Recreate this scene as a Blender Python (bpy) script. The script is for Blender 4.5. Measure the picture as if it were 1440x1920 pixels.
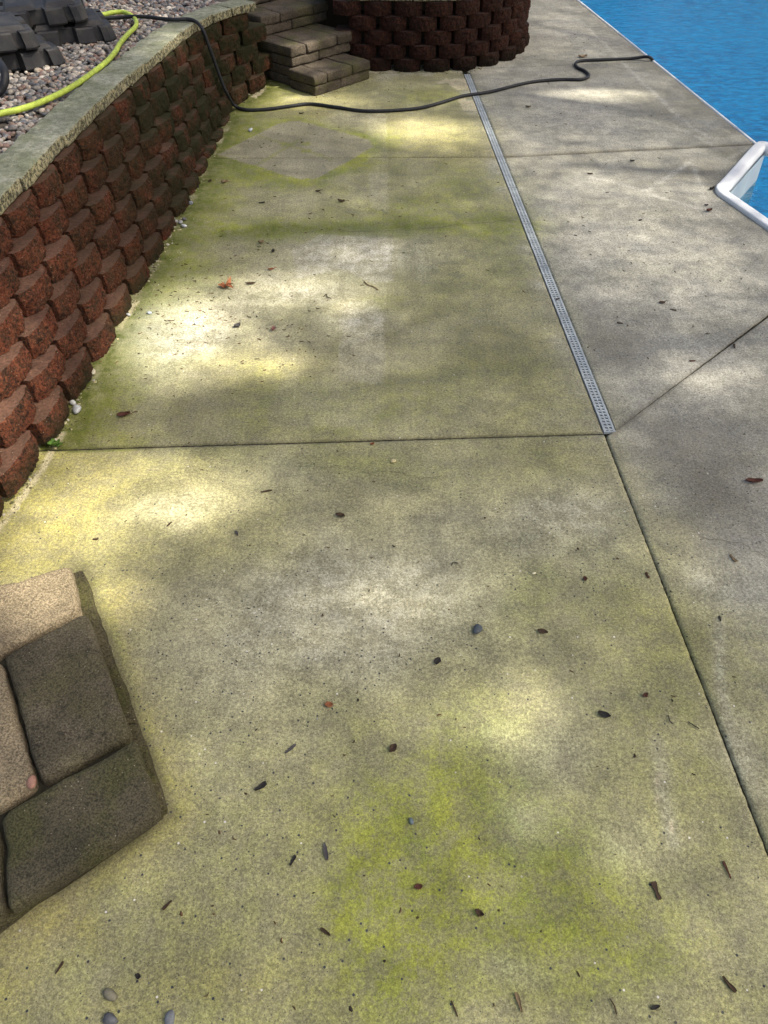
import bpy, bmesh, math, random
import numpy as np
from mathutils import Vector, Matrix, noise as mnoise

# ------------------------------------------------------------------ camera, sky, sun, exposure
sc = bpy.context.scene
for o in list(bpy.data.objects): bpy.data.objects.remove(o)
H = 2.35                       # eye height: the photographer stands on the garden steps
FPX = 1442.0                   # focal length in pixels of the 1440 x 1920 photograph
cam = bpy.data.cameras.new('camera'); camo = bpy.data.objects.new('camera', cam)
sc.collection.objects.link(camo); sc.camera = camo
camo.location = (0, 0, H); camo.rotation_euler = (math.radians(45), 0, 0)
cam.sensor_fit = 'VERTICAL'; cam.sensor_height = 36; cam.sensor_width = 27
cam.lens = 36*FPX/1920; cam.clip_start = .05; cam.clip_end = 2000
SUN_AZ, SUN_EL = math.radians(-15), math.radians(52)      # azimuth from +x towards +y
SV = Vector((math.cos(SUN_EL)*math.cos(SUN_AZ), math.cos(SUN_EL)*math.sin(SUN_AZ), math.sin(SUN_EL)))
w = bpy.data.worlds.new('World'); sc.world = w; w.use_nodes = True
nt = w.node_tree; nt.nodes.clear()
sky = nt.nodes.new('ShaderNodeTexSky'); sky.sky_type = 'NISHITA'; sky.sun_disc = False
sky.sun_elevation = SUN_EL; sky.sun_rotation = math.pi/2 - SUN_AZ
sky.air_density = 1.0; sky.dust_density = 6.0; sky.ozone_density = 0.3
bg = nt.nodes.new('ShaderNodeBackground'); bg.inputs[1].default_value = .085
wo = nt.nodes.new('ShaderNodeOutputWorld')
nt.links.new(sky.outputs[0], bg.inputs[0]); nt.links.new(bg.outputs[0], wo.inputs[0])
sl = bpy.data.lights.new('sun', 'SUN'); sl.energy = 5.0; sl.angle = math.radians(.53); sl.color = (1, .93, .80)
so = bpy.data.objects.new('sun', sl); sc.collection.objects.link(so)
so.rotation_euler = SV.to_track_quat('Z', 'Y').to_euler(); so.location = SV*40
sc.view_settings.view_transform = 'Standard'; sc.view_settings.look = 'None'
sc.view_settings.exposure = 1.16; sc.view_settings.gamma = 1.0
sc.render.engine = 'CYCLES'

# ------------------------------------------------------------------ helpers
R = random.Random(7); NR = np.random.default_rng(7)
S2 = math.sqrt(.5)
def G(x, y, z=0.0):
    """world point at height z that the photograph shows at pixel (x, y)"""
    u = (x-720)/FPX; v = (y-960)/FPX
    t = (z-H)/(-S2-v*S2)
    return Vector((u*t, (S2-v*S2)*t, z))
def tag(o, label=None, cat=None, group=None, kind=None):
    for k, v in (('label', label), ('category', cat), ('group', group), ('kind', kind)):
        if v: o[k] = v
    return o
def link(name, me, mat=None, parent=None, loc=None, rot=None):
    o = bpy.data.objects.new(name, me); sc.collection.objects.link(o)
    if mat is not None and me is not None and not me.materials: me.materials.append(mat)
    if parent: o.parent = parent
    if loc is not None: o.location = loc
    if rot is not None: o.rotation_euler = rot
    return o
def empty(name, loc=(0, 0, 0)):
    o = bpy.data.objects.new(name, None); sc.collection.objects.link(o); o.location = loc; o.empty_display_size = .1
    return o
def mesh(name, vs, fs, smooth=False):
    me = bpy.data.meshes.new(name); me.from_pydata([tuple(v) for v in vs], [], fs); me.update()
    if smooth: me.polygons.foreach_set('use_smooth', [True]*len(me.polygons))
    return me
def np_mesh(name, V, F, smooth=False, attrs=None):
    """fast mesh from arrays; F is (n, k) of one polygon size"""
    me = bpy.data.meshes.new(name); V = np.asarray(V, np.float32); F = np.asarray(F, np.int32)
    me.vertices.add(len(V)); me.vertices.foreach_set('co', V.ravel())
    me.loops.add(F.size); me.loops.foreach_set('vertex_index', F.ravel())
    me.polygons.add(len(F)); me.polygons.foreach_set('loop_start', np.arange(0, F.size, F.shape[1], dtype=np.int32))
    if smooth: me.polygons.foreach_set('use_smooth', np.ones(len(F), bool))
    me.update(calc_edges=True)
    for n, a in (attrs or {}).items():
        if a.ndim == 1:
            t = me.attributes.new(n, 'FLOAT', 'POINT'); t.data.foreach_set('value', a.astype(np.float32))
        else:
            t = me.attributes.new(n, 'FLOAT_COLOR', 'POINT'); t.data.foreach_set('color', a.astype(np.float32).ravel())
    return me
def vnoise(x, y, s, seed=0):
    """smooth value noise 0..1 on arrays, feature size s"""
    r = np.random.default_rng(seed).random((256, 256))
    X = np.asarray(x)/s+1000; Y = np.asarray(y)/s+1000
    i = np.floor(X).astype(int); j = np.floor(Y).astype(int); a = X-i; b = Y-j
    a = a*a*(3-2*a); b = b*b*(3-2*b); i %= 256; j %= 256; i1 = (i+1) % 256; j1 = (j+1) % 256
    return (r[i, j]*(1-a)+r[i1, j]*a)*(1-b)+(r[i, j1]*(1-a)+r[i1, j1]*a)*b
def fbm(x, y, s, seed=0, o=4):
    t = 0; n = 0
    for k in range(o): t = t+vnoise(x, y, s/2**k, seed+k)*.5**k; n += .5**k
    return t/n
def wgauss(x, y, lst):
    """sum (max-like) of soft spots given as (px, py, rx, ry, amount) in photo pixels on the ground"""
    out = np.zeros_like(x)
    for (px, py, rx, ry, a) in lst:
        c = G(px, py); ex = (G(px+rx, py)-c).length; ey = (G(px, py+ry)-G(px, py-ry)).length/2
        out = 1-(1-out)*(1-a*np.exp(-(((x-c.x)/ex)**2+((y-c.y)/ey)**2)**1.2*.8))
    return out
def segdist(x, y, p, q):
    dx, dy = q[0]-p[0], q[1]-p[1]; L = dx*dx+dy*dy+1e-9
    t = np.clip(((x-p[0])*dx+(y-p[1])*dy)/L, 0, 1)
    return np.hypot(x-p[0]-t*dx, y-p[1]-t*dy)
def polydist(x, y, pts):
    d = np.full_like(x, 1e9)
    for p, q in zip(pts[:-1], pts[1:]): d = np.minimum(d, segdist(x, y, p, q))
    return d
def inpoly(x, y, pts):
    c = np.zeros(x.shape, bool)
    for (x0, y0), (x1, y1) in zip(pts, pts[1:]+pts[:1]):
        m = ((y0 > y) != (y1 > y)) & (x < (x1-x0)*(y-y0)/(y1-y0+1e-12)+x0); c ^= m
    return c
def GP(lst, z=0): return [(G(x, y, z).x, G(x, y, z).y) for x, y in lst]

class Mat:
    """small wrapper to write node materials in a few lines"""
    def __init__(s, name, rough=.85, spec=.3):
        s.m = bpy.data.materials.new(name); s.m.use_nodes = True; s.t = s.m.node_tree
        s.b = s.t.nodes['Principled BSDF']; s.b.inputs['Roughness'].default_value = rough
        s.b.inputs['Specular IOR Level'].default_value = spec
        s.tc = s.t.nodes.new('ShaderNodeTexCoord'); s.geo = None
    def n(s, t, **k):
        x = s.t.nodes.new('ShaderNode'+t)
        for a, v in k.items(): setattr(x, a, v)
        return x
    def set(s, sock, v):
        if hasattr(v, 'is_linked') or isinstance(v, bpy.types.NodeSocket): s.t.links.new(v, sock)
        elif isinstance(v, (tuple, list)) and len(v) == 3 and sock.type == 'RGBA': sock.default_value = (*v, 1)
        else: sock.default_value = v
    def pos(s, mode='Object'):
        if mode == 'World':
            if not s.geo: s.geo = s.n('NewGeometry')
            return s.geo.outputs['Position']
        return s.tc.outputs[mode]
    def noise(s, scale, detail=4, rough=.55, co=None, dist=0, out=0):
        x = s.n('TexNoise'); s.set(x.inputs['Vector'], co or s.pos('World')); x.inputs['Scale'].default_value = scale
        x.inputs['Detail'].default_value = detail; x.inputs['Roughness'].default_value = rough; x.inputs['Distortion'].default_value = dist
        return x.outputs[out]
    def vor(s, scale, co=None, out='Distance', rnd=1):
        x = s.n('TexVoronoi'); s.set(x.inputs['Vector'], co or s.pos('World')); x.inputs['Scale'].default_value = scale
        x.inputs['Randomness'].default_value = rnd
        return x.outputs[out]
    def math(s, op, a, b=0.0, clamp=False):
        x = s.n('Math', operation=op, use_clamp=clamp); s.set(x.inputs[0], a); s.set(x.inputs[1], b); return x.outputs[0]
    def range(s, v, a, b, c=0., d=1.):
        x = s.n('MapRange'); x.interpolation_type = 'SMOOTHSTEP'; s.set(x.inputs[0], v)
        for i, q in enumerate((a, b, c, d)): x.inputs[i+1].default_value = q
        return x.outputs[0]
    def mix(s, f, a, b, blend='MIX'):
        x = s.n('Mix', data_type='RGBA', blend_type=blend, clamp_factor=True)
        s.set(x.inputs[0], f); s.set(x.inputs[6], a); s.set(x.inputs[7], b); return x.outputs[2]
    def attr(s, name, out='Fac'):
        x = s.n('Attribute', attribute_name=name); return x.outputs[out]
    def objrand(s): return s.n('ObjectInfo').outputs['Random']
    def bump(s, h, strength=.5, dist=.01, prev=None):
        x = s.n('Bump'); x.inputs['Strength'].default_value = strength; x.inputs['Distance'].default_value = dist
        s.set(x.inputs['Height'], h)
        if prev: s.set(x.inputs['Normal'], prev)
        return x.outputs[0]
    def done(s, col=None, normal=None, rough=None):
        if col is not None: s.set(s.b.inputs['Base Color'], col)
        if normal is not None: s.set(s.b.inputs['Normal'], normal)
        if rough is not None: s.set(s.b.inputs['Roughness'], rough)
        return s.m
def sepz(m):
    x = m.n('SeparateXYZ'); m.set(x.inputs[0], m.pos('World')); return x.outputs

# ------------------------------------------------------------------ materials
def mat_concrete():
    m = Mat('pool_deck_concrete', .88, .25)
    A = m.attr('algae'); Y = m.attr('ochre'); C = m.attr('clean_sun'); D = m.attr('dirt_shade'); M = m.attr('moss'); GA = m.attr('agg'); LT = m.attr('warm'); F = m.attr('flake')
    n1 = m.noise(2.2, 5, .6); n2 = m.noise(14, 5, .65); n3 = m.noise(80, 3, .8); n4 = m.noise(210, 2, .8)
    grey = m.mix(m.range(n1, .3, .7), (.265, .253, .212), (.395, .378, .322))
    warm = m.mix(m.range(n1, .3, .7), (.255, .238, .150), (.380, .352, .235))
    col = m.mix(LT, grey, warm)
    mott = m.range(m.math('ADD', m.math('MULTIPLY', n2, .6), m.math('MULTIPLY', n3, .4)), .35, .65)
    # stains, painted sun and shade: every one is broken up by the grain so that edges stay ragged
    def brk(a, k=.55): return m.math('MULTIPLY', a, m.range(mott, 0, 1, 1-k, 1+k*.35), True)
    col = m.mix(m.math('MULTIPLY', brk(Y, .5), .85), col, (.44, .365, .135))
    col = m.mix(m.math('MULTIPLY', brk(A, .5), .95), col, m.mix(m.range(m.noise(3.1, 5, .65), .25, .75), (.275, .290, .042), (.165, .195, .038)))
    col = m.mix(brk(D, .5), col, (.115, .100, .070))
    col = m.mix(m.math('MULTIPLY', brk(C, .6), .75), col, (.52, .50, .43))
    col = m.mix(brk(M, .6), col, (.065, .080, .012))
    col = m.mix(F, col, (.52, .46, .30))
    # grain
    g = m.range(m.math('ADD', m.math('MULTIPLY', n3, .5), m.math('MULTIPLY', n4, .5)), .36, .64, .70, 1.28)
    gc = m.n('CombineColor'); [m.set(gc.inputs[i], g) for i in range(3)]
    col = m.mix(1, col, gc.outputs[0], 'MULTIPLY')
    g2 = m.range(mott, 0, 1, .86, 1.12)
    gc = m.n('CombineColor'); [m.set(gc.inputs[i], g2) for i in range(3)]
    col = m.mix(1, col, gc.outputs[0], 'MULTIPLY')
    for vs_, lo_, hi_ in ((150, .85, 1.14), (290, .86, 1.14)):
        q = m.n('SeparateColor'); m.set(q.inputs[0], m.vor(vs_, out='Color')); gv = m.range(q.outputs[2], 0, 1, lo_, hi_)
        gc = m.n('CombineColor'); [m.set(gc.inputs[i], gv) for i in range(3)]; col = m.mix(1, col, gc.outputs[0], 'MULTIPLY')
    mp = m.n('Mapping'); m.set(mp.inputs[0], m.pos('World')); mp.inputs['Scale'].default_value = (55, 2.2, 1); mp.inputs['Rotation'].default_value = (0, 0, .06)
    br = m.range(m.noise(1.0, 3, .6, mp.outputs[0]), .3, .7, .95, 1.045); gc = m.n('CombineColor'); [m.set(gc.inputs[i], br) for i in range(3)]; col = m.mix(1, col, gc.outputs[0], 'MULTIPLY')
    # exposed aggregate: dark and pale chips
    v1 = m.vor(62, out='Distance'); vc = m.vor(62, out='Color')
    sx = m.n('SeparateColor'); m.set(sx.inputs[0], vc)
    chip = m.math('MULTIPLY', m.range(v1, .20, .26, 1, 0), m.range(m.math('ADD', sx.outputs[0], m.math('MULTIPLY', GA, .17)), .988, 1.0))
    chip2 = m.math('MULTIPLY', m.range(v1, .18, .24, 1, 0), m.range(m.math('ADD', sx.outputs[1], m.math('MULTIPLY', GA, .02)), .993, 1.0))
    v2 = m.vor(170, out='Distance'); vc2 = m.vor(170, out='Color'); s2 = m.n('SeparateColor'); m.set(s2.inputs[0], vc2)
    chip3 = m.math('MULTIPLY', m.range(v2, .22, .30, 1, 0), m.range(m.math('ADD', s2.outputs[0], m.math('MULTIPLY', GA, .24)), .98, 1.0))
    col = m.mix(chip3, col, (.075, .072, .066)); col = m.mix(chip, col, (.045, .05, .055)); col = m.mix(chip2, col, (.66, .64, .58))
    hgt = m.math('ADD', m.math('MULTIPLY', n3, .6), m.math('MULTIPLY', n4, .4))
    b = m.bump(hgt, .30, .005); b = m.bump(n2, .15, .010, b)
    return m.done(col, b, m.range(A, 0, 1, .9, .72))
def mat_block(name='split_face_red_block', shade_mix=0.0, y0=3.0, y1=6.2):
    m = Mat(name, .93, .2)
    co = m.pos('Object'); r = m.objrand()
    off = m.n('VectorMath', operation='ADD'); m.set(off.inputs[0], co); cc = m.n('CombineXYZ')
    for i, k in enumerate((37., 61., 13.)): m.set(cc.inputs[i], m.math('MULTIPLY', r, k))
    m.set(off.inputs[1], cc.outputs[0]); co = off.outputs[0]
    n1 = m.noise(14, 5, .6, co); n2 = m.noise(62, 4, .75, co); n3 = m.noise(190, 3, .75, co)
    base = m.mix(r, (.200, .054, .026), (.150, .044, .024))
    col = m.mix(m.range(n1, .35, .7), base, (.075, .038, .022))
    col = m.mix(m.range(n2, .50, .66), col, (.30, .098, .050))
    col = m.mix(m.range(n2, .48, .38), col, (.024, .014, .010))
    col = m.mix(m.math('MULTIPLY', m.range(n3, .48, .36), .7), col, (.014, .009, .007))
    # upper ledges: smoother, plain brown
    g = m.n('NewGeometry'); s = m.n('SeparateXYZ'); m.set(s.inputs[0], g.outputs['Normal'])
    col = m.mix(m.math('MULTIPLY', m.range(s.outputs[2], .75, .95), .85), col, m.mix(m.range(n2, .35, .65), (.085, .046, .032), (.145, .082, .058)))
    # pale aggregate
    v = m.vor(95, co); vc = m.n('SeparateColor'); m.set(vc.inputs[0], m.vor(95, co, 'Color'))
    col = m.mix(m.math('MULTIPLY', m.range(v, .16, .24, 1, 0), m.range(vc.outputs[0], .9, .94)), col, (.42, .30, .22))
    # moss: the foot of the walls, denser towards the back
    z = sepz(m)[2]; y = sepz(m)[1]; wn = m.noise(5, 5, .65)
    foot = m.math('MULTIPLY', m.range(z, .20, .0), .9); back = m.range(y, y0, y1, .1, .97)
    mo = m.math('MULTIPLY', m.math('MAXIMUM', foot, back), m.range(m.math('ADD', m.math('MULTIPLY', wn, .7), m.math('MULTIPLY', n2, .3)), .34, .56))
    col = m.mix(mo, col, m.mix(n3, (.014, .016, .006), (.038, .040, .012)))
    if shade_mix: col = m.mix(shade_mix, col, (.012, .007, .006))
    h = m.math('ADD', m.math('MULTIPLY', n1, .4), m.math('ADD', m.math('MULTIPLY', n2, .7), m.math('MULTIPLY', n3, .4)))
    up = m.range(s.outputs[2], .6, .95, 1, .2)
    return m.done(col, m.bump(m.math('MULTIPLY', h, up), 1.0, .035))
def mat_cap():
    m = Mat('weathered_capstone', .92, .2)
    r = m.objrand(); n1 = m.noise(4, 5, .6); n2 = m.noise(26, 5, .7); n3 = m.noise(130, 4, .7)
    col = m.mix(m.range(n1, .35, .65), (.24, .25, .17), (.42, .42, .33))
    col = m.mix(m.math('MULTIPLY', m.range(n2, .40, .62, 1, 0), .55), col, (.115, .13, .070))
    col = m.mix(m.math('MULTIPLY', r, .35), col, (.15, .165, .10))
    g = m.n('NewGeometry'); s = m.n('SeparateXYZ'); m.set(s.inputs[0], g.outputs['Normal'])
    side = m.range(s.outputs[2], .75, .35)
    nq = m.noise(48, 4, .75); sc_ = m.mix(m.range(nq, .44, .56), (.030, .028, .018), (.34, .30, .18))
    col = m.mix(m.math('MULTIPLY', side, .85), col, sc_)
    gg = m.range(n3, .3, .7, .72, 1.25); gc = m.n('CombineColor'); [m.set(gc.inputs[i], gg) for i in range(3)]
    col = m.mix(1, col, gc.outputs[0], 'MULTIPLY')
    h = m.math('ADD', n2, m.math('MULTIPLY', n3, .6))
    return m.done(col, m.bump(h, .7, .012))
def mat_paver(name, a, b, dark, mossy=.3):
    m = Mat(name, .9, .25); r = m.objrand(); co = m.pos('World')
    n1 = m.noise(6, 5, .6); n2 = m.noise(34, 5, .75); n3 = m.noise(150, 3, .8)
    col = m.mix(m.range(n1, .35, .65), a, b); col = m.mix(m.math('MULTIPLY', r, .45), col, dark)
    col = m.mix(m.range(n2, .5, .3), col, dark)
    mo = m.math('MULTIPLY', m.range(m.noise(3.5, 5, .65), .46, .62), mossy)
    col = m.mix(mo, col, (.085, .085, .025))
    g = m.range(n3, .36, .64, .50, 1.55); gc = m.n('CombineColor'); [m.set(gc.inputs[i], g) for i in range(3)]
    col = m.mix(1, col, gc.outputs[0], 'MULTIPLY')
    v = m.vor(120, co); vc = m.n('SeparateColor'); m.set(vc.inputs[0], m.vor(120, co, 'Color'))
    col = m.mix(m.math('MULTIPLY', m.range(v, .2, .28, 1, 0), m.range(vc.outputs[0], .95, .97)), col, (.32, .28, .20))
    col = m.mix(m.math('MULTIPLY', m.range(v, .2, .28, 1, 0), m.range(vc.outputs[1], .88, .92)), col, (.06, .05, .04))
    h = m.math('ADD', m.math('MULTIPLY', n2, .5), m.math('MULTIPLY', n3, .5))
    return m.done(col, m.bump(h, .9, .014))
def mat_simple(name, c, rough=.7, var=.25, scale=30, bump=.2, spec=.3):
    m = Mat(name, rough, spec); n = m.noise(scale, 4, .65, m.pos('Object'))
    g = m.range(n, .3, .7, 1-var, 1+var); gc = m.n('CombineColor'); [m.set(gc.inputs[i], g) for i in range(3)]
    return m.done(m.mix(1, c, gc.outputs[0], 'MULTIPLY'), m.bump(n, bump, .004))
def mat_pebble(name='river_pebbles'):
    m = Mat(name, .62, .35); n = m.noise(60, 4, .65)
    g = m.range(n, .3, .7, .75, 1.2); gc = m.n('CombineColor'); [m.set(gc.inputs[i], g) for i in range(3)]
    return m.done(m.mix(1, m.attr('tint', 'Color'), gc.outputs[0], 'MULTIPLY'), m.bump(n, .15, .003))
CONC = mat_concrete(); BLOCK = mat_block(); BLOCK_SHADED = mat_block('shaded_red_block', .70, 20, 30); CAP = mat_cap(); PEB = mat_pebble()  # round wall block: the red block with its shade mixed into the colour
PAVER = mat_paver('tumbled_tan_paver', (.092, .079, .050), (.135, .115, .074), (.046, .040, .026))
STEPB = mat_paver('weathered_step_block', (.072, .058, .042), (.125, .101, .074), (.036, .030, .021), .5)
JOINT = mat_simple('joint_dirt', (.030, .028, .018), .95, .4)
CRACK = mat_simple('crack_dirt', (.11, .10, .06), .95, .3)

# ------------------------------------------------------------------ layout on the ground (metres)
def J1(y): return 1.061-.0455*(y-2.888)          # long joint that carries the channel drain
JA_L, JA_R = (-1.556, 2.769), (J1(2.888), 2.888)
POOL = [(2.503-.115*.28/1, 24.0), (3.085, 6.64), (2.462, 5.70), (2.79, 4.46), (2.92, 3.30), (3.50, 2.75), (4.03, -1.5)]
def pe(y): return 3.085+(2.503-3.085)*(y-6.64)/(11.711-6.64)
POOL[0] = (pe(24), 24.0)
BASE = GP([(0, 962), (60, 880), (125, 770), (205, 625), (265, 520), (310, 440), (345, 380), (385, 300), (415, 240), (438, 203), (458, 188), (500, 160), (512, 153)])
BASE = [(-1.79, 1.75)]+BASE
def CZY(y): return .735-.12*min(max((y-3.6)/4.0, -.25), 1.0)       # underside of the wall caps: the courses fall gently towards the corner
def GC(px, py, dz=0.0):
    z = .68+dz
    for _ in range(12): z = CZY(G(px, py, z).y)+dz
    return G(px, py, z)
TOPC = [GC(*q) for q in ((0, 405), (50, 352), (100, 300), (150, 250), (200, 200), (250, 157), (300, 115), (345, 75), (374, 56), (410, 38), (440, 28), (478, 19))]
TOPC = [(q.x-(.045 if i < 8 else .03 if i < 10 else 0), q.y+(0 if i < 8 else .03)) for i, q in enumerate(TOPC)]
TOPC = [(TOPC[0][0]-.10, 1.75), (TOPC[0][0]-.035, 2.8)]+TOPC
FARW = [(-.36, 8.72), (-.10, 8.71), (.20, 8.69)]+[(.4+1.13*math.cos(a), 9.80+1.13*math.sin(a)) for a in np.radians(np.arange(-90, 61, 10))]

g = .004; DR = .062           # joint half gap, drain strip width right of the joint
ja = lambda x, o: (x, JA_L[1]+(JA_R[1]-JA_L[1])*(x-JA_L[0])/(JA_R[0]-JA_L[0])+o)
def jb(x, o): return (x, (6.361+.00996*(x+1.367) if x < J1(6.38)+DR else 6.389+.1296*(x-.96))+o)
jc = lambda t: (1.095+1.675*t, 2.880+1.590*t)
# ---- stain maps of the concrete (algae, moss, ochre, scoured patches, dirt) plus painted sun and shade spots, all fixed to the ground
ALG = [(860, 1620, 270, 200, .6), (600, 300, 90, 14, .5), (700, 250, 70, 26, .5), (500, 225, 110, 14, .4), (330, 380, 60, 60, .5), (270, 520, 60, 70, .5), (600, 770, 260, 70, .35), (860, 380, 160, 60, .4), (930, 1740, 150, 100, .8), (760, 1650, 90, 80, .6), (870, 1480, 110, 60, .6), (640, 432, 200, 14, .7), (860, 425, 110, 16, .7), (470, 325, 100, 20, .8), (440, 428, 110, 18, .7), (410, 262, 40, 30, .7), (660, 300, 50, 20, .6), (700, 1850, 200, 80, .5), (1100, 1700, 200, 110, .5), (1000, 1780, 160, 70, .6), (420, 262, 60, 26, .8), (470, 325, 110, 22, .9), (545, 352, 120, 12, .5), (655, 312, 60, 14, .55), (700, 268, 60, 20, .5), (640, 432, 230, 18, .85), (860, 425, 130, 20, .8), (450, 428, 130, 22, .8), (330, 440, 60, 28, .6),
       (680, 388, 180, 26, .4), (955, 418, 50, 22, .7), (250, 600, 45, 60, .5), (180, 690, 40, 45, .6), (700, 565, 45, 22, .55), (860, 330, 90, 40, .4), (800, 180, 110, 22, .6), (640, 150, 120, 14, .35),
       (860, 540, 150, 80, .4), (960, 480, 60, 50, .4), (900, 690, 180, 70, .38), (640, 880, 170, 40, .45), (900, 910, 200, 60, .35), (1000, 1090, 90, 60, .6), (955, 1150, 60, 40, .5), (480, 690, 80, 30, .3),
       (930, 1360, 120, 100, .55), (870, 1490, 160, 70, .75), (800, 1560, 110, 90, .6), (720, 1700, 100, 100, .8), (930, 1740, 170, 110, .95), (1060, 1610, 200, 90, .6), (1160, 1800, 220, 80, .6), (1000, 1890, 180, 50, .5),
       (1290, 1440, 50, 50, .4), (1420, 1500, 40, 120, .35), (560, 1500, 200, 120, .2), (300, 1250, 60, 200, .25), (1190, 930, 100, 80, .2), (720, 1300, 300, 200, .15), (1230, 400, 60, 20, .15), (560, 780, 200, 60, .3)]
OCH_SUN = [(60, 1000, 150, 120, .9), (250, 905, 210, 60, .55), (160, 800, 90, 60, .35), (480, 690, 110, 36, .40), (210, 1150, 60, 90, .75), (70, 1745, 130, 50, .9), (20, 1860, 60, 60, .5), (350, 1870, 220, 60, .45), (790, 245, 130, 36, .5), (560, 195, 140, 26, .5),
       (330, 960, 160, 60, .45), (620, 220, 100, 20, .4), (170, 730, 60, 60, .35), (650, 560, 120, 30, .3), (1190, 1590, 90, 60, .3), (300, 1470, 30, 60, .4), (560, 1800, 180, 60, .25), (850, 290, 120, 30, .35)]  # ochre stains; some spots paint the cream glow of sun patches
CLE_SUN = [(700, 1130, 220, 110, .35), (1000, 1000, 220, 80, .25), (520, 900, 200, 50, .2), (690, 480, 110, 36, .75), (610, 610, 60, 34, .4), (690, 600, 60, 30, .4), (1230, 470, 190, 110, .45), (1330, 700, 110, 70, .45), (760, 1120, 130, 70, .35), (560, 1150, 180, 90, .35), (1130, 235, 180, 40, .35), (1100, 60, 60, 30, .3), (470, 1240, 180, 90, .25),
       (1080, 950, 80, 50, .4), (1340, 1090, 70, 40, .45), (1400, 1420, 50, 90, .4), (1190, 1600, 70, 50, .3), (990, 1560, 60, 60, .25), (950, 1850, 60, 40, .35), (320, 620, 120, 65, .95), (560, 545, 120, 32, .7), (330, 955, 90, 40, .45), (1300, 560, 120, 40, .3), (680, 220, 60, 20, .3), (1010, 1400, 120, 70, .25)]  # scoured patches; the strongest spots paint sunlight into the concrete under sun gaps
DIR_SHADE = [(1300, 870, 150, 60, .45), (1340, 980, 110, 70, .40), (380, 775, 70, 40, .35), (1160, 650, 60, 26, .45), (920, 640, 80, 50, .3), (1290, 810, 80, 30, .35), (1330, 320, 40, 30, .45), (1395, 300, 25, 30, .5), (1240, 205, 60, 20, .3), (1400, 430, 40, 20, .35),  # dirt; the broad spots paint tree shade as darker concrete
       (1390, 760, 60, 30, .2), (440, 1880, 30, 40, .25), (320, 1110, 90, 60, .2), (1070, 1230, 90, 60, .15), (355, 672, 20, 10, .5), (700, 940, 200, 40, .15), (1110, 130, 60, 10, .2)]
AGG = [(330, 1230, 130, 120, .8), (480, 1300, 220, 120, .75), (740, 1200, 130, 70, .65), (420, 1560, 180, 150, .55), (1150, 960, 160, 70, .9), (1250, 490, 190, 90, .8), (1150, 420, 160, 60, .6), (900, 620, 120, 90, .5), (1130, 1060, 120, 50, .6), (1380, 930, 90, 70, .6), (300, 1860, 90, 70, .45), (1000, 560, 80, 80, .5)]
FLK = [GP(p) for p in ([(842, 150), (878, 146), (884, 168), (858, 170), (846, 160)], [(863, 190), (890, 188), (896, 206), (866, 208)], [(856, 182), (876, 184), (872, 192), (858, 190)], [(815, 153), (842, 148), (845, 156), (822, 158)],
       [(1238, 1486), (1248, 1490), (1258, 1535), (1248, 1532)], [(1262, 1545), (1268, 1570), (1262, 1580), (1256, 1560)], [(1228, 1440), (1236, 1446), (1240, 1470), (1232, 1466)])]
FLK += [GP([(470, 180), (492, 163), (500, 164), (478, 184)]), GP([(690, 133), (800, 131), (800, 134), (692, 137)])]
WASH = [([(545, 470), (600, 440), (735, 446), (738, 530), (700, 532), (640, 505), (560, 520)], .6), ([(690, 205), (724, 205), (726, 300), (690, 300)], .25), ([(640, 572), (700, 560), (722, 600), (720, 720), (635, 715)], .4),
        ([(560, 590), (636, 560), (632, 700), (560, 720)], -.2), ([(690, 325), (728, 325), (730, 400), (695, 390)], .4), ([(724, 190), (762, 190), (768, 430), (728, 430)], -.22), ([(726, 440), (770, 440), (790, 560), (722, 620)], -.18), ([(722, 600), (800, 590), (820, 760), (716, 790)], -.2), ([(655, 345), (690, 350), (688, 410), (648, 395)], .15), ([(600, 225), (640, 212), (655, 260), (610, 240)], .2),
        ([(300, 600), (385, 600), (380, 660), (300, 670)], .15), ([(530, 690), (715, 745), (700, 800), (500, 800)], .15)]
RIBB = [([(1110, 333), (1180, 350), (1330, 400)], .6), ([(1212, 358), (1262, 325), (1300, 300)], .5), ([(1298, 300), (1312, 345), (1328, 395)], .4), ([(1180, 412), (1345, 402)], .4), ([(1440, 470), (1345, 402)], .3), ([(1350, 1165), (1350, 1270), (1372, 1380)], .3),
        ([(1060, 10), (1180, 130), (1290, 235), (1340, 262)], .45), ([(1360, 300), (1425, 268)], .3), ([(1270, 240), (1345, 275)], .35), ([(1236, 1390), (1242, 1470), (1262, 1580)], .25)]
DIAM = GP([(408, 290), (520, 232), (560, 226), (692, 262), (698, 276), (596, 334), (560, 336)])
DCROSS = [GP([(470, 316), (552, 268), (560, 262)]), GP([(470, 250), (600, 290), (620, 300)]), GP([(545, 225), (575, 337)])]
DSLOT = [GP([(526, 268), (545, 268), (545, 274), (526, 274)]), GP([(564, 267), (580, 266), (580, 272), (564, 272)]), GP([(566, 279), (582, 279), (582, 286), (566, 286)])]

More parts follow.
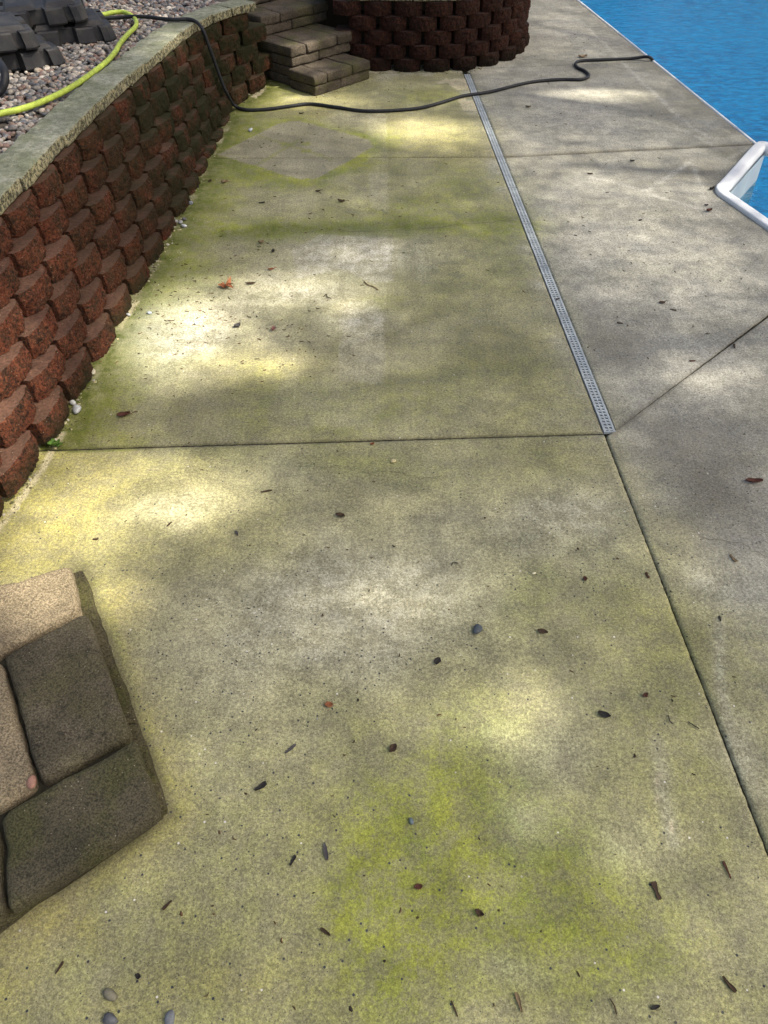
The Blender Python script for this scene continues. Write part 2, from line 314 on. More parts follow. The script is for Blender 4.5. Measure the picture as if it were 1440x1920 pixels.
def stain_light_attrs(x, y):
    n = fbm(x, y, .9, 3); nn = fbm(x, y, .25, 11); nf = fbm(x, y, .09, 17)
    wx = x+(nn-.5)*.20; wy = y+(fbm(x, y, .25, 29)-.5)*.22
    xs = x+(nf-.5)*.022; ys = y+(fbm(x, y, .09, 37)-.5)*.03
    left = 1/(1+np.exp(-(J1(y)-x+(nn-.5)*.20+np.where(y < 2.9, .22*np.clip(2.9-y, 0, 1.2), 0))/.07))
    alg = wgauss(wx, wy, ALG)*(.72+.5*nn)
    alg = np.maximum(alg, (.24+.45*(n-.4))*(.3+.7*left))
    och = wgauss(wx, wy, OCH_SUN)*(.6+.6*nn); och = np.maximum(och, .15*left*n)
    cle_sun = wgauss(wx, wy, CLE_SUN)*(.5+.9*nn); wash = np.zeros_like(x)
    dirt_shade = wgauss(wx, wy, DIR_SHADE)*(.5+.8*nn)
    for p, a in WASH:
        i_ = inpoly(xs, ys, GP(p)); cle_sun = cle_sun+a*.42*i_; wash = wash+a*.55*i_
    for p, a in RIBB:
        d = polydist(x+(nf-.5)*.03, y+(nf-.5)*.03, GP(p)); cle_sun = np.maximum(cle_sun, a*1.7*np.exp(-(d/.026)**2)*(.4+nn))
    alg = alg*(1-np.clip(wash*1.3, -.6, .8)); dirt_shade = np.maximum(dirt_shade, np.clip(-wash, 0, 1)*.9)
    for a_, b_, w_, k_ in ((ja(-1.6, 0), ja(1.06, 0), .018, .5), (jb(1.0, 0), jb(3.08, 0), .035, .75), (jc(0), jc(1), .022, .7), (jb(-1.4, 0), jb(.94, 0), .02, .35)):
        dirt_shade = np.maximum(dirt_shade, k_*np.exp(-(segdist(x, y, a_, b_)/w_)**2)*(.5+.8*nn))
    ds = polydist(x, y, [(-1.215, 2.03), (-.662, 1.025), (-1.32, .48)]); dirt_shade = np.maximum(dirt_shade, .75*np.exp(-(ds/.022)**2)*(.4+nn)); alg = np.maximum(alg, .65*np.exp(-(ds/.07)**2)*(.3+nn)); och = np.maximum(och, .7*np.exp(-(ds/.10)**2)*nn*1.4)
    db = np.maximum(polydist(x, y, BASE)-.035, 0)
    band = (.45+.55*vnoise(y, x*0, .7, 5))
    moss = np.clip(np.exp(-(db/(.10+.26*nn*band))**1.2)*(.5+.7*band)-.08, 0, .85)
    moss *= np.where(y < 2.75, .25, 1.)
    alg = np.maximum(alg, np.exp(-(db/(.18+.42*band*nn*2))**2)*.9*np.where(y < 2.75, .4, 1))
    och = np.maximum(och, np.exp(-(db/.35)**2)*np.where(y < 2.9, .9, .25))
    # moss fills the dip lines
    d2 = polydist(wx, wy, GP([(430, 440), (560, 428), (640, 432), (760, 432), (900, 418), (975, 412)])); moss = np.maximum(moss, .62*np.exp(-(d2/.11)**2)*(.25+nn))
    # the square where a parasol base stood: bare concrete with green outlines
    inside = inpoly(xs, ys, DIAM); dd = polydist(xs, ys, DIAM+DIAM[:1])
    alg = np.where(inside, .04+.12*nn, alg+.55*np.exp(-(dd/.11)**2)); och = np.where(inside, och*.15, och)
    moss = np.where(inside, moss*.1, moss); dirt_shade = np.where(inside, .10+.26*nn, dirt_shade); cle_sun = np.where(inside, 0, cle_sun)
    for p in DCROSS[:2]:
        alg = np.where(inside, np.maximum(alg, .65*np.exp(-(polydist(x, y, p)/.022)**2)), alg)
    for p in DSLOT: alg = np.where(inpoly(x, y, p), .9, alg)
    flk = .75*np.clip((1-np.abs(polydist(x, y, BASE)-.045)/(.008+np.where(y < 2.9, .022, .040)*nn))*3, 0, 1)*np.clip(fbm(x, y, .16, 57)*4-np.where(y < 2.9, 1.2, 2.1), 0, 1)
    xf = x+(nf-.5)*.07; yf = y+(fbm(x, y, .07, 41)-.5)*.10
    for p in FLK: flk = np.maximum(flk, inpoly(xf, yf, p)*.8)
    # pale scale that washes out along both sides of the drain and under the far wall
    dl = np.abs(x-J1(y)); cle_sun = np.maximum(cle_sun, .8*np.exp(-((dl-.05)/.06)**2)*np.clip(vnoise(y, y*0, .16, 9)*2.4-1.5, 0, 1)*(y > 3.2))
    dirt_shade = np.maximum(dirt_shade, .30*np.exp(-(dl/.06)**2)*nn)
    cle_sun = np.maximum(cle_sun, .8*np.clip(fbm(x, y, .22, 51)*2.6-1.35, 0, 1)*np.exp(-((y-8.5)/.22)**2)*(x < .85))
    dp = polydist(x, y, POOL); dirt_shade = np.maximum(dirt_shade, .30*np.exp(-(dp/.09)**2)*(.4+nn))
    agg = np.clip(.30*n+wgauss(wx, wy, AGG), 0, 1)
    c = lambda a: np.clip(a, 0, 1)
    return dict(algae=c(alg), ochre=c(och), clean_sun=c(cle_sun), dirt_shade=c(dirt_shade), moss=c(moss), flake=c(flk), agg=agg, warm=c(np.where(inside, left*.85, left)))

# ------------------------------------------------------------------ the setting: deck slabs
deck = tag(empty('pool_deck'), kind='structure')
def slab(stations, res=.016, gap=.0045):
    rows = []; n_u = None
    Ls = [np.array(s[0]) for s in stations]; Rs = [np.array(s[1]) for s in stations]
    nu = int(max(np.linalg.norm(r-l) for l, r in zip(Ls, Rs))/res)+2
    us = np.linspace(0, 1, nu)[:, None]
    for k in range(len(Ls)-1):
        nv = int(max(np.linalg.norm(Ls[k+1]-Ls[k]), np.linalg.norm(Rs[k+1]-Rs[k]))/res)+2
        for v in np.linspace(0, 1, nv)[(0 if k == 0 else 1):]:
            l = Ls[k]*(1-v)+Ls[k+1]*v; r = Rs[k]*(1-v)+Rs[k+1]*v
            rows.append(l*(1-us)+r*us)
    P = np.array(rows); nv = len(rows)
    x = P[..., 0].ravel(); y = P[..., 1].ravel()
    # ragged joint edges
    edge = np.zeros((nv, nu), bool); edge[0] = edge[-1] = True; edge[:, 0] = edge[:, -1] = True
    e = edge.ravel()
    cx, cy = x.mean(), y.mean(); j = (NR.random(len(x))*.0035)*e
    dx, dy = cx-x, cy-y; L = np.hypot(dx, dy)+1e-6
    x = x+dx/L*j; y = y+dy/L*j
    z = (fbm(x, y, .5, 61)-.5)*.003
    A = stain_light_attrs(x, y)
    V = np.stack([x, y, z], 1); I = np.arange(nv*nu).reshape(nv, nu)
    F = np.stack([I[:-1, :-1], I[:-1, 1:], I[1:, 1:], I[1:, :-1]], -1).reshape(-1, 4)
    per = np.concatenate([I[0], I[1:, -1], I[-1, ::-1][1:], I[::-1, 0][1:-1]])
    V2 = V[per].copy(); V2[:, 2] = -.09; q = np.arange(len(per))+len(V); pn = np.roll(per, -1); qn = np.roll(q, -1)
    F = np.concatenate([F, np.stack([pn, per, q, qn], 1)]); V = np.concatenate([V, V2])
    A = {k: np.concatenate([a, a[per]]) for k, a in A.items()}; A['dirt_shade'][len(x):] = .9
    # rounded arris: drop the rim vertices a little
    V[per, 2] -= .004
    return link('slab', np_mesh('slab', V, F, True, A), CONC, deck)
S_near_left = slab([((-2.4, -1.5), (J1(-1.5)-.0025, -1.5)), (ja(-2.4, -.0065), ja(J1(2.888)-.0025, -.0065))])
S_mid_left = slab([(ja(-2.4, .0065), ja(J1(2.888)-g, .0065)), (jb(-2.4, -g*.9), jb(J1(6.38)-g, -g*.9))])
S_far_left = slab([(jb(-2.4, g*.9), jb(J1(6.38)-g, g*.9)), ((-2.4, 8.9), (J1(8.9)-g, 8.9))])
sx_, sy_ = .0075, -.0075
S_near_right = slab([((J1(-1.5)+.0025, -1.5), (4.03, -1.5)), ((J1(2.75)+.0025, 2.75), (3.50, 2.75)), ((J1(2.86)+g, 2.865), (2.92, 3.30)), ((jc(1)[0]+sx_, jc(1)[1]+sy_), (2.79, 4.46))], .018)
S_mid_right = slab([((J1(2.9)+DR, 2.905), (J1(2.9)+DR+.004, 2.915)), ((J1(3.7)+DR, 3.7), (jc(1)[0]-sx_, jc(1)[1]-sy_+.004)), ((J1(5.2)+DR, 5.2), (2.462, 5.70)), (jb(J1(6.38)+DR, -.011), jb(3.085, -.011))], .018)
f1l, f1r = G(925, 127), G(1222, 115)
f1 = lambda x, o: (x, f1l.y+(f1r.y-f1l.y)*(x-f1l.x)/(f1r.x-f1l.x)+o)
S_far_right = slab([(jb(J1(6.38)+DR, .011), jb(pe(6.66), .011)), (f1(J1(8.8)+DR, -.003), f1(pe(9.0), -.003))], .022)
slab([(f1(.70, .003), f1(pe(9.0), .003)), ((.70, 10.3), (pe(10.35), 10.35))], .026)
slab([((.70, 10.306), (pe(10.356), 10.356)), ((.70, 24.0), (pe(24), 24.0))], .06)
# dirt bed that shows at the bottom of the joints
def strip(name, pts, wd, z, mat, parent=None, jit=0, thick=.0):
    vs = []; fs = []
    for i, p in enumerate(pts):
        a = Vector(pts[max(i-1, 0)][:2]); b = Vector(pts[min(i+1, len(pts)-1)][:2]); t = (b-a).normalized(); nrm = Vector((-t.y, t.x))
        ww = wd*.5*(1+R.uniform(-jit, jit))
        for s in (-1, 1): vs.append((p[0]+nrm.x*ww*s, p[1]+nrm.y*ww*s, z))
    for i in range(len(pts)-1): fs.append((2*i, 2*i+1, 2*i+3, 2*i+2))
    return link(name, mesh(name, vs, fs), mat, parent)
for nm, pts in (('a', [ja(-2.4, 0), ja(1.07, 0)]), ('b', [jb(-2.4, 0), jb(.96, 0)]), ('c', [jb(1.0, 0), jb(3.08, 0)]), ('d', [(J1(-1.5), -1.5), (J1(2.95), 2.95)]), ('e', [jc(-.02), jc(1)]), ('f', [f1(.72, 0), f1(2.75, 0)]), ('g', [(.72, 10.303), (2.62, 10.353)])):
    strip('joint_bed', pts, .05, -.012 if nm != 'e' else -.013, JOINT, deck)
# hairline cracks
def crack(px, wd=.0035, n=6, amp=.012):
    P0 = [G(*p) for p in px]; pts = []
    for a, b in zip(P0[:-1], P0[1:]):
        for k in range(n):
            q = a.lerp(b, k/n); pts.append((q.x+R.uniform(-amp, amp), q.y+R.uniform(-amp, amp)))
    strip('crack', pts, wd, .0028, CRACK, deck, .5)
crack([(560, 850), (600, 878), (632, 873), (690, 887), (735, 884), (785, 898), (855, 893)], .0016)
crack([(640, 434), (760, 432), (900, 418), (975, 412)], .003)
crack([(1310, 1004), (1400, 1025), (1440, 1050)], .0016)

# ------------------------------------------------------------------ ground far around, terrace, pool
GRASS = mat_simple('lawn', (.06, .09, .025), .95, .4, 3)
def ring_ground():
    o, a, b, c, d = 600, -2.4, 12.0, -1.5, 24.0
    vs = [(-o, -o, -.06), (o, -o, -.06), (o, o, -.06), (-o, o, -.06), (a, c, -.06), (b, c, -.06), (b, d, -.06), (a, d, -.06)]
    return mesh('ground', vs, [(0, 1, 5, 4), (1, 2, 6, 5), (2, 3, 7, 6), (3, 0, 4, 7)])
tag(link('ground', ring_ground(), GRASS), kind='structure')
WZ = -.25                                                  # water level below the deck
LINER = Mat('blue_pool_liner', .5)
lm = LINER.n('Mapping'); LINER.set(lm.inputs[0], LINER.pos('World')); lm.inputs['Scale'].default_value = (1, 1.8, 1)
ln = LINER.noise(5.5, 5, .7, lm.outputs[0], .8); lg = LINER.noise(.5, 3, .5)  # mottling stands in for the light and dark streaks of water ripples
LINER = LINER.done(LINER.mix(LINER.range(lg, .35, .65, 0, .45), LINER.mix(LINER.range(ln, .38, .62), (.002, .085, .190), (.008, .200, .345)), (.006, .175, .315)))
def basin():
    P = POOL+[(11.8, -1.5), (11.8, 24.0)]; n = len(P); vs = [(x, y, -.035) for x, y in P]+[(x, y, -1.5) for x, y in P]
    return mesh('pool_basin', vs, [((i+1) % n, i, i+n, (i+1) % n+n) for i in range(n)]+[tuple(range(2*n-1, n-1, -1))])
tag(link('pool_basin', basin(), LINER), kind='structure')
def mat_water():
    m = Mat('pool_water'); t = m.t; out = [n for n in t.nodes if n.type == 'OUTPUT_MATERIAL'][0]
    tr = m.n('BsdfTransparent'); tr.inputs[0].default_value = (.29, .71, .84, 1)
    gl = m.n('BsdfGlossy'); gl.inputs['Roughness'].default_value = .04; gl.inputs[0].default_value = (1, 1, 1, 1)
    co = m.n('Mapping'); m.set(co.inputs[0], m.pos('World')); co.inputs['Scale'].default_value = (1.0, 1.9, 1); co.inputs['Rotation'].default_value = (0, 0, .35)
    n1 = m.noise(4.2, 3, .5, co.outputs[0], .6); n2 = m.noise(13, 3, .6, co.outputs[0], .3)
    b = m.bump(m.math('ADD', n1, m.math('MULTIPLY', n2, .35)), 1.0, .032)
    fr = m.n('Fresnel'); fr.inputs[0].default_value = 1.34; m.set(fr.inputs['Normal'], b); m.set(gl.inputs['Normal'], b)
    mx = m.n('MixShader'); t.links.new(fr.outputs[0], mx.inputs[0]); t.links.new(tr.outputs[0], mx.inputs[1]); t.links.new(gl.outputs[0], mx.inputs[2])
    t.links.new(mx.outputs[0], out.inputs[0]); t.nodes.remove(m.b)
    return m.m
P = POOL+[(11.8, -1.5), (11.8, 24.0)]
tag(link('pool_water', mesh('pool_water', [(x, y, WZ) for x, y in P], [tuple(range(len(P)))]), mat_water()), kind='structure')
tag(link('far_pool_deck', mesh('far_pool_deck', [(11.8, -1.5, 0), (13.5, -1.5, 0), (13.5, 24.0, 0), (11.8, 24.0, 0)], [(0, 1, 2, 3)]), mat_simple('far_deck_concrete', (.36, .34, .29), .9)), kind='structure')

def sweep(name, pts, prof, mat, parent=None, smooth=True, closed=False):
    """sweep a closed profile (u sideways to the left, v up) along a polyline with mitred corners"""
    vs = []; fs = []; n = len(prof); P = [Vector(p) for p in pts]
    for i, p in enumerate(P):
        a = (p-P[i-1]).to_2d().normalized() if i else None; b = (P[i+1]-p).to_2d().normalized() if i < len(P)-1 else None
        a = a or b; b = b or a; t = (a+b).normalized(); k = 1/max(.5, t.dot(a)); nr = Vector((-t.y, t.x))*k
        for u, v in prof: vs.append((p.x+nr.x*u, p.y+nr.y*u, p.z+v))
    for i in range(len(P)-1):
        for j in range(n): fs.append((i*n+j, i*n+(j+1) % n, (i+1)*n+(j+1) % n, (i+1)*n+j))
    fs += [tuple(range(n-1, -1, -1)), tuple(range((len(P)-1)*n, len(P)*n))]
    return link(name, mesh(name, vs, fs, smooth), mat, parent)
WHITE = mat_simple('white_pool_edging', (.74, .76, .76), .45, .06, 20, .05)
coping = empty('pool_edge_trim', (pe(6.64), 6.64, 0)); tag(coping, 'thin white strip along the straight pool edge, from the hose to the white corner', 'pool edging')
cut = [24.0, 10.12, 8.4, 7.05, 6.66]
for a, b in zip(cut[:-1], cut[1:]):
    o = sweep('trim_length', [(pe(a), a-.004, 0), (pe(b), b+.004, 0)], [(-.012, -.03), (.012, -.03), (.012, .005), (-.003, .007), (-.012, .003)], WHITE)
    o.parent = coping; o.matrix_parent_inverse = Matrix.Translation(coping.location).inverted()
# the white moulded step well let into the deck
well = empty('pool_step_well', (2.46, 5.70, 0)); tag(well, 'white moulded pool step well with rounded rim cut into the deck', 'pool steps')
inv = Matrix.Translation(well.location).inverted()
rim_pts = [(3.16, 6.60), (3.10, 6.645), (3.06, 6.62), (2.80, 6.20), (2.52, 5.79), (2.475, 5.735), (2.462, 5.70), (2.468, 5.66), (2.50, 5.55), (2.79, 4.46), (2.92, 3.30), (3.50, 2.75)]
def arc(w0, w1, h):
    return [(-w1, -.02)]+[(-w1+.012-.012*math.cos(t), h-.012+.012*math.sin(t)) for t in np.linspace(0, math.pi/2, 4)]+[(w0-.03+.03*math.sin(t), h-.03+.03*math.cos(t)) for t in np.linspace(0, math.pi/2, 5)]+[(w0, -.05)]
RM = Mat('white_gelcoat', .5, .3); rn = RM.noise(40, 5, .7); RMT = RM.done(RM.mix(RM.range(rn, .62, .74), (.80, .82, .82), (.45, .46, .43)))
def chaikin(P_, n=3):
    for _ in range(n):
        Q_ = [P_[0]]
        for a, b in zip(P_[:-1], P_[1:]): Q_ += [(a[0]*.75+b[0]*.25, a[1]*.75+b[1]*.25), (a[0]*.25+b[0]*.75, a[1]*.25+b[1]*.75)]
        P_ = Q_+[P_[-1]]
    return P_
rim_pts = chaikin([(3.22, 6.56), (3.12, 6.655), (3.05, 6.60), (2.56, 5.86), (2.44, 5.70), (2.52, 5.45), (2.79, 4.46), (2.92, 3.30), (3.50, 2.75)])
o = sweep('rim', [(*p, 0) for p in rim_pts], arc(.078, .014, .030), RMT); o.parent = well; o.matrix_parent_inverse = inv
inn = [(3.135, 6.555), (2.86, 6.16), (2.545, 5.695), (2.555, 5.60), (2.86, 4.46), (2.99, 3.33), (3.55, 2.80)]
vs = [(x, y, -.03) for x, y in inn]+[(x+.012, y-.004, -1.1) for x, y in inn]; n = len(inn)
WALLW = mat_simple('well_wall_gelcoat', (.56, .64, .64), .35, .05, 6, .03)
o = link('wall_panel', mesh('wall_panel', vs, [(i, i+1, i+1+n, i+n) for i in range(n-1)]), WALLW); o.parent = well; o.matrix_parent_inverse = inv
BLU = mat_simple('step_tread_gelcoat', (.05, .35, .58), .35, .05, 6, .03)
for k, (zz, off) in enumerate(((-.55, 0.30), (-.85, .62))):
    vs = [(2.56+off*.1, 5.62, zz), (2.86+off*.1, 4.46, zz), (2.86+off, 4.46, zz), (2.56+off+.1, 5.75, zz)]
    vs += [(x, y, zz-.28) for x, y, _ in vs]
    o = link('tread', mesh('tread', vs, [(0, 1, 2, 3), (2, 6, 7, 3), (3, 7, 4, 0), (1, 5, 6, 2)]), BLU); o.parent = well; o.matrix_parent_inverse = inv

# ------------------------------------------------------------------ rough stone pieces
def rough_prism(name, quad, z0, z1, rad=.012, amp=.006, freq=14, nseg=(6, 6, 3), seed=0, drop=0.0):
    """a stone with rounded, uneven edges: quad = four plan corners (counter-clockwise)"""
    q = [Vector(p) for p in quad]; lx = ((q[1]-q[0]).length+(q[2]-q[3]).length)/2; ly = ((q[3]-q[0]).length+(q[2]-q[1]).length)/2; lz = z1-z0
    def par(n, L):
        e = min(rad/L, .3); return sorted(set([0, e*.35, e]+[e+(1-2*e)*k/n for k in range(1, n)]+[1-e, 1-e*.35, 1]))
    pa = [par(nseg[0], lx), par(nseg[1], ly), par(nseg[2], lz)]; idx = {}; vs = []; fs = []
    na, nb, nc = (len(p) for p in pa)
    def vid(i, j, k):
        if (i, j, k) not in idx:
            p = Vector((pa[0][i]*lx, pa[1][j]*ly, pa[2][k]*lz)); L = (lx, ly, lz)
            inn_ = Vector([min(max(p[a], rad), L[a]-rad) for a in range(3)]); d = p-inn_
            if d.length > 1e-6 and sum(abs(c) > 1e-7 for c in d) > 1: p = inn_+d.normalized()*min(d.length, rad)
            u, v, ww = p.x/lx, p.y/ly, p.z
            xy = q[0].lerp(q[1], u).lerp(q[3].lerp(q[2], u), v)
            s = Vector((xy.x, xy.y, z0+ww)); o_ = Vector((seed*3.1, seed*1.7, seed*.9))
            nv = mnoise.noise_vector(s*freq+o_)*amp+mnoise.noise_vector(s*freq*3.1+o_)*amp*.45
            if ww < 1e-5: nv.z = 0
            idx[(i, j, k)] = len(vs); vs.append(s+nv)
        return idx[(i, j, k)]
    for i in range(na-1):
        for j in range(nb-1):
            fs.append((vid(i, j, nc-1), vid(i+1, j, nc-1), vid(i+1, j+1, nc-1), vid(i, j+1, nc-1)))
            fs.append((vid(i, j+1, 0), vid(i+1, j+1, 0), vid(i+1, j, 0), vid(i, j, 0)))
    for k in range(nc-1):
        for i in range(na-1):
            fs.append((vid(i, 0, k), vid(i+1, 0, k), vid(i+1, 0, k+1), vid(i, 0, k+1))); fs.append((vid(i+1, nb-1, k), vid(i, nb-1, k), vid(i, nb-1, k+1), vid(i+1, nb-1, k+1)))
        for j in range(nb-1):
            fs.append((vid(0, j+1, k), vid(0, j, k), vid(0, j, k+1), vid(0, j+1, k+1))); fs.append((vid(na-1, j, k), vid(na-1, j+1, k), vid(na-1, j+1, k+1), vid(na-1, j, k+1)))
    return mesh(name, vs, fs, True)

# retaining-wall blocks: ten shared shapes with a bulging split face
BH, BD = .1195, .21
def block_mesh(seed, BW=.318, b0=.026, b1=.038, ex=3.4, lean=.010, mat=None):
    rr = random.Random(seed); nu, nv = 34, 12; vs = []; fs = []; bul = rr.uniform(b0, b1); tilt = rr.uniform(-.006, .006); o_ = Vector((seed*7.3, seed*2.1, 0))
    n1 = nu+1
    for j in range(nv+1):
        v = j/nv
        for i in range(n1):
            u = -1+2*i/nu; x = u*BW/2; y = -bul*(1-abs(u)**ex)+tilt*u-lean*(1-v)*(1-.5*abs(u)**4)
            y -= .007*math.sin(math.pi*v)
            p = Vector((x, y, v*BH)); d = mnoise.noise(p*22+o_)*.011+mnoise.noise(p*55+o_)*.012+mnoise.noise(p*110+o_)*.007
            k = 1-.6*(abs(u) > .99); k *= .55 if j == nv else 1
            dz = mnoise.noise(p*40+o_*2)*.004 if 0 < j < nv else 0
            vs.append((x+mnoise.noise(p*33-o_)*.004*k, y+d*k, v*BH+dz-(.004*abs(mnoise.noise(p*45+o_)) if j == nv else 0)))
    top = len(vs); vs += [vs[nv*n1+i] for i in range(n1)]
    low = len(vs); vs += [vs[i] for i in range(n1)]
    mid = len(vs); vs += [((-1+2*i/nu)*BW/2*.80, BD, BH-.003) for i in range(n1)]
    bot = len(vs); vs += [((-1+2*i/nu)*BW/2*.80, BD, 0) for i in range(n1)]
    for j in range(nv):
        for i in range(nu): fs.append((j*n1+i, j*n1+i+1, (j+1)*n1+i+1, (j+1)*n1+i))
    nf = len(fs)
    for i in range(nu):
        fs.append((top+i, top+i+1, mid+i+1, mid+i)); fs.append((bot+i, bot+i+1, low+i+1, low+i)); fs.append((mid+i, mid+i+1, bot+i+1, bot+i))
    s0 = len(vs); vs += [vs[j*n1] for j in range(nv+1)]; s1 = len(vs); vs += [vs[j*n1+nu] for j in range(nv+1)]
    fs.append(tuple([mid, bot]+[s0+j for j in range(nv+1)])); fs.append(tuple([bot+nu, mid+nu]+[s1+j for j in range(nv, -1, -1)]))
    me = mesh('retaining_block', vs, fs); me.polygons.foreach_set('use_smooth', [k < nf for k in range(len(fs))]); me.materials.append(mat or BLOCK); return me
BM = [block_mesh(s) for s in range(10)]
BMF = [block_mesh(s+20, .268, .050, .062, 2.1, .008, BLOCK_SHADED) for s in range(6)]
def resample(pts, n=400):
    P = np.array(pts, float); s = np.r_[0, np.cumsum(np.linalg.norm(np.diff(P, axis=0), axis=1))]
    t = np.linspace(0, s[-1], n); X = np.stack([np.interp(t, s, P[:, 0]), np.interp(t, s, P[:, 1])], 1)
    for _ in range(25): X[1:-1] = .25*X[:-2]+.5*X[1:-1]+.25*X[2:]
    return X
def at_arc(X, d):
    s = np.r_[0, np.cumsum(np.linalg.norm(np.diff(X, axis=0), axis=1))]
    f = lambda q: np.array([np.interp(q, s, X[:, 0]), np.interp(q, s, X[:, 1])])
    t = f(min(d+.05, s[-1]))-f(max(d-.05, 0)); return f(d), t/np.linalg.norm(t), s[-1]
def build_wall(root, B, T, courses, z0, pitch=.358, phase=0.0, ch=.1225, shapes=None, zoff=None):
    XB, XT = resample(B), resample(T)
    for k in range(courses):
        X = XB*(1-k/courses)+XT*(k/courses)
        L = at_arc(X, 0)[2]; d = (pitch/2 if k % 2 else 0)+phase
        while d < L:
            p, t, _ = at_arc(X, d); a = math.atan2(t[1], t[0])
            z = z0+k*ch+(zoff(p[1]) if zoff else 0)
            tl = -math.asin(max(-.2, min(.2, (zoff(p[1]+.1*t[1])-zoff(p[1]-.1*t[1]))/.2))) if zoff else 0
            o = link('retaining_block', R.choice(shapes or BM), None, root, (p[0]+R.uniform(-.004, .004), p[1]+R.uniform(-.004, .004), z), (0, tl, a+R.uniform(-.03, .03)))
            o.scale = (R.uniform(.985, 1.02), R.uniform(.85, 1.15), ch/.1225)
            if R.random() < .5: o.rotation_euler.z += 0
            d += pitch
lw = empty('retaining_wall'); tag(lw, 'long red split-face block retaining wall with mossy grey caps on the left', 'retaining wall')
build_wall(lw, BASE, TOPC, 6, 0, phase=.12, zoff=lambda y: CZY(y)-.735)
fw = empty('round_planter_wall'); tag(fw, 'shaded red block wall curving round to the right behind the steps', 'retaining wall')
FT = [(x*1.0+(0 if i < 3 else (.4-x)*.05), y+(.07 if i < 3 else (9.8-y)*.06)) for i, (x, y) in enumerate(FARW)]
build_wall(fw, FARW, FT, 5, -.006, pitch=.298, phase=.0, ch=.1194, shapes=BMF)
CZ = -.006+5*.1194
def build_caps(root, T, over, depth, pitch, zf, th, start=0.0):
    X = resample(T); L = at_arc(X, 0)[2]; d = start; k = 0
    while d < L-.1:
        e = min(d+pitch*R.uniform(.92, 1.1), L); (p, t, _), (q, u, _) = at_arc(X, d+.007), at_arc(X, e-.007)
        n1 = np.array((t[1], -t[0])); n2 = np.array((u[1], -u[0])); jt = R.uniform(-.008, .008); z0 = zf((p[1]+q[1])/2)
        quad = [p+n1*(over+jt), q+n2*(over+jt), q-n2*(depth-over), p-n1*(depth-over)]
        me = rough_prism('capstone', [tuple(c) for c in quad], z0+.002, z0+th+R.uniform(-.004, .004), .010, .006, 19, (8, 5, 4), k)
        link('capstone', me, CAP, root); d = e; k += 1
build_caps(lw, TOPC, .055, .235, .315, CZY, .072)
build_caps(fw, FT, .06, .235, .315, lambda y: CZ, .072)
TZ = .052; FZ = CZ+.052                                              # gravel level of the terrace

# ------------------------------------------------------------------ terrace, planter fill and gravel
SOIL = mat_simple('gravel_soil', (.07, .06, .05), .95, .4, 20)
XB_ = [(TOPC[0][0]-.14, 1.75)]+[(x-.14, y) for x, y in TOPC[1:9]]+[(-1.62, 7.95), (-1.50, 8.25), (-1.40, 8.60), (-1.75, 9.05), (-1.0, 9.9), (-1.0, 16)]
vs = []
for x, y in XB_: vs += [(-9, y, CZY(y)+TZ-.03), (x, y, CZY(y)+TZ-.03)]
tag(link('terrace', mesh('terrace', vs, [(2*i, 2*i+1, 2*i+3, 2*i+2) for i in range(len(XB_)-1)]), SOIL), kind='structure')
pl = [(-.70, 8.9), (.2, 8.85)]+[(.4+.95*math.cos(a), 9.8+.95*math.sin(a)) for a in np.radians(np.arange(-80, 91, 10))]+[(-.70, 10.75)]
tag(link('planter_fill', mesh('planter_fill', [(x, y, FZ-.01) for x, y in pl], [tuple(range(len(pl)))]), SOIL), kind='structure')
bmi = bmesh.new(); bmesh.ops.create_icosphere(bmi, subdivisions=2, radius=1)
ICO_V = np.array([v.co[:] for v in bmi.verts]); ICO_F = np.array([[v.index for v in f.verts] for f in bmi.faces]); bmi.free()
TINTS = np.array([(.20, .185, .17), (.30, .27, .23), (.14, .14, .145), (.36, .31, .25), (.24, .17, .13), (.42, .38, .33), (.10, .105, .11), (.17, .155, .14), (.26, .235, .205), (.19, .125, .10)])
def pebbles(name, C, rad, z_flat=(.5, .8), tints=TINTS, seed=1):
    rg = np.random.default_rng(seed); n = len(C); nv = len(ICO_V)
    sc_ = np.stack([rad*rg.uniform(.9, 1.35, n), rad*rg.uniform(.7, 1.0, n), rad*rg.uniform(*z_flat, n)], 1)
    V = ICO_V[None]*sc_[:, None]; V = V*(1+.13*np.sin(ICO_V@rg.normal(0, 2.2, (3, 1)))[None, :, 0, None])
    a = rg.uniform(0, 6.28, n); t = rg.normal(0, .35, n); ca, sa, ct, st = np.cos(a), np.sin(a), np.cos(t), np.sin(t)
    Rm = np.stack([np.stack([ca, -sa*ct, sa*st], 1), np.stack([sa, ca*ct, -ca*st], 1), np.stack([0*a, st, ct], 1)], 1)
    V = np.einsum('nij,nvj->nvi', Rm, V)+C[:, None]
    col = tints[rg.integers(0, len(tints), n)]*rg.uniform(.75, 1.3, (n, 1)); col = np.c_[col, np.ones(n)]
    F = (ICO_F[None]+(np.arange(n)*nv)[:, None, None]).reshape(-1, 3)
    return np_mesh(name, V.reshape(-1, 3), F, True, {'tint': np.repeat(col, nv, 0)})
XT_ = resample(TOPC)
def gravel_points(n):
    x = NR.uniform(-4.6, -1.3, n*3); y = NR.uniform(3.6, 10.2, n*3)
    tx = np.interp(y, [p[1] for p in TOPC], [p[0] for p in TOPC])
    k = (x < tx-.165) & ((x < -1.15-.0) | (y < 8.6)) & (y > 3.9+(-2.2-x)*.9)
    k &= ~((y > 8.35) & (x > -1.6))
    x, y = x[k][:n], y[k][:n]
    return np.stack([x, y, .735-.12*np.clip((y-3.6)/4.0, -.25, 1)+TZ-.016+.010*NR.random(len(x))], 1)
GPn = gravel_points(15000)
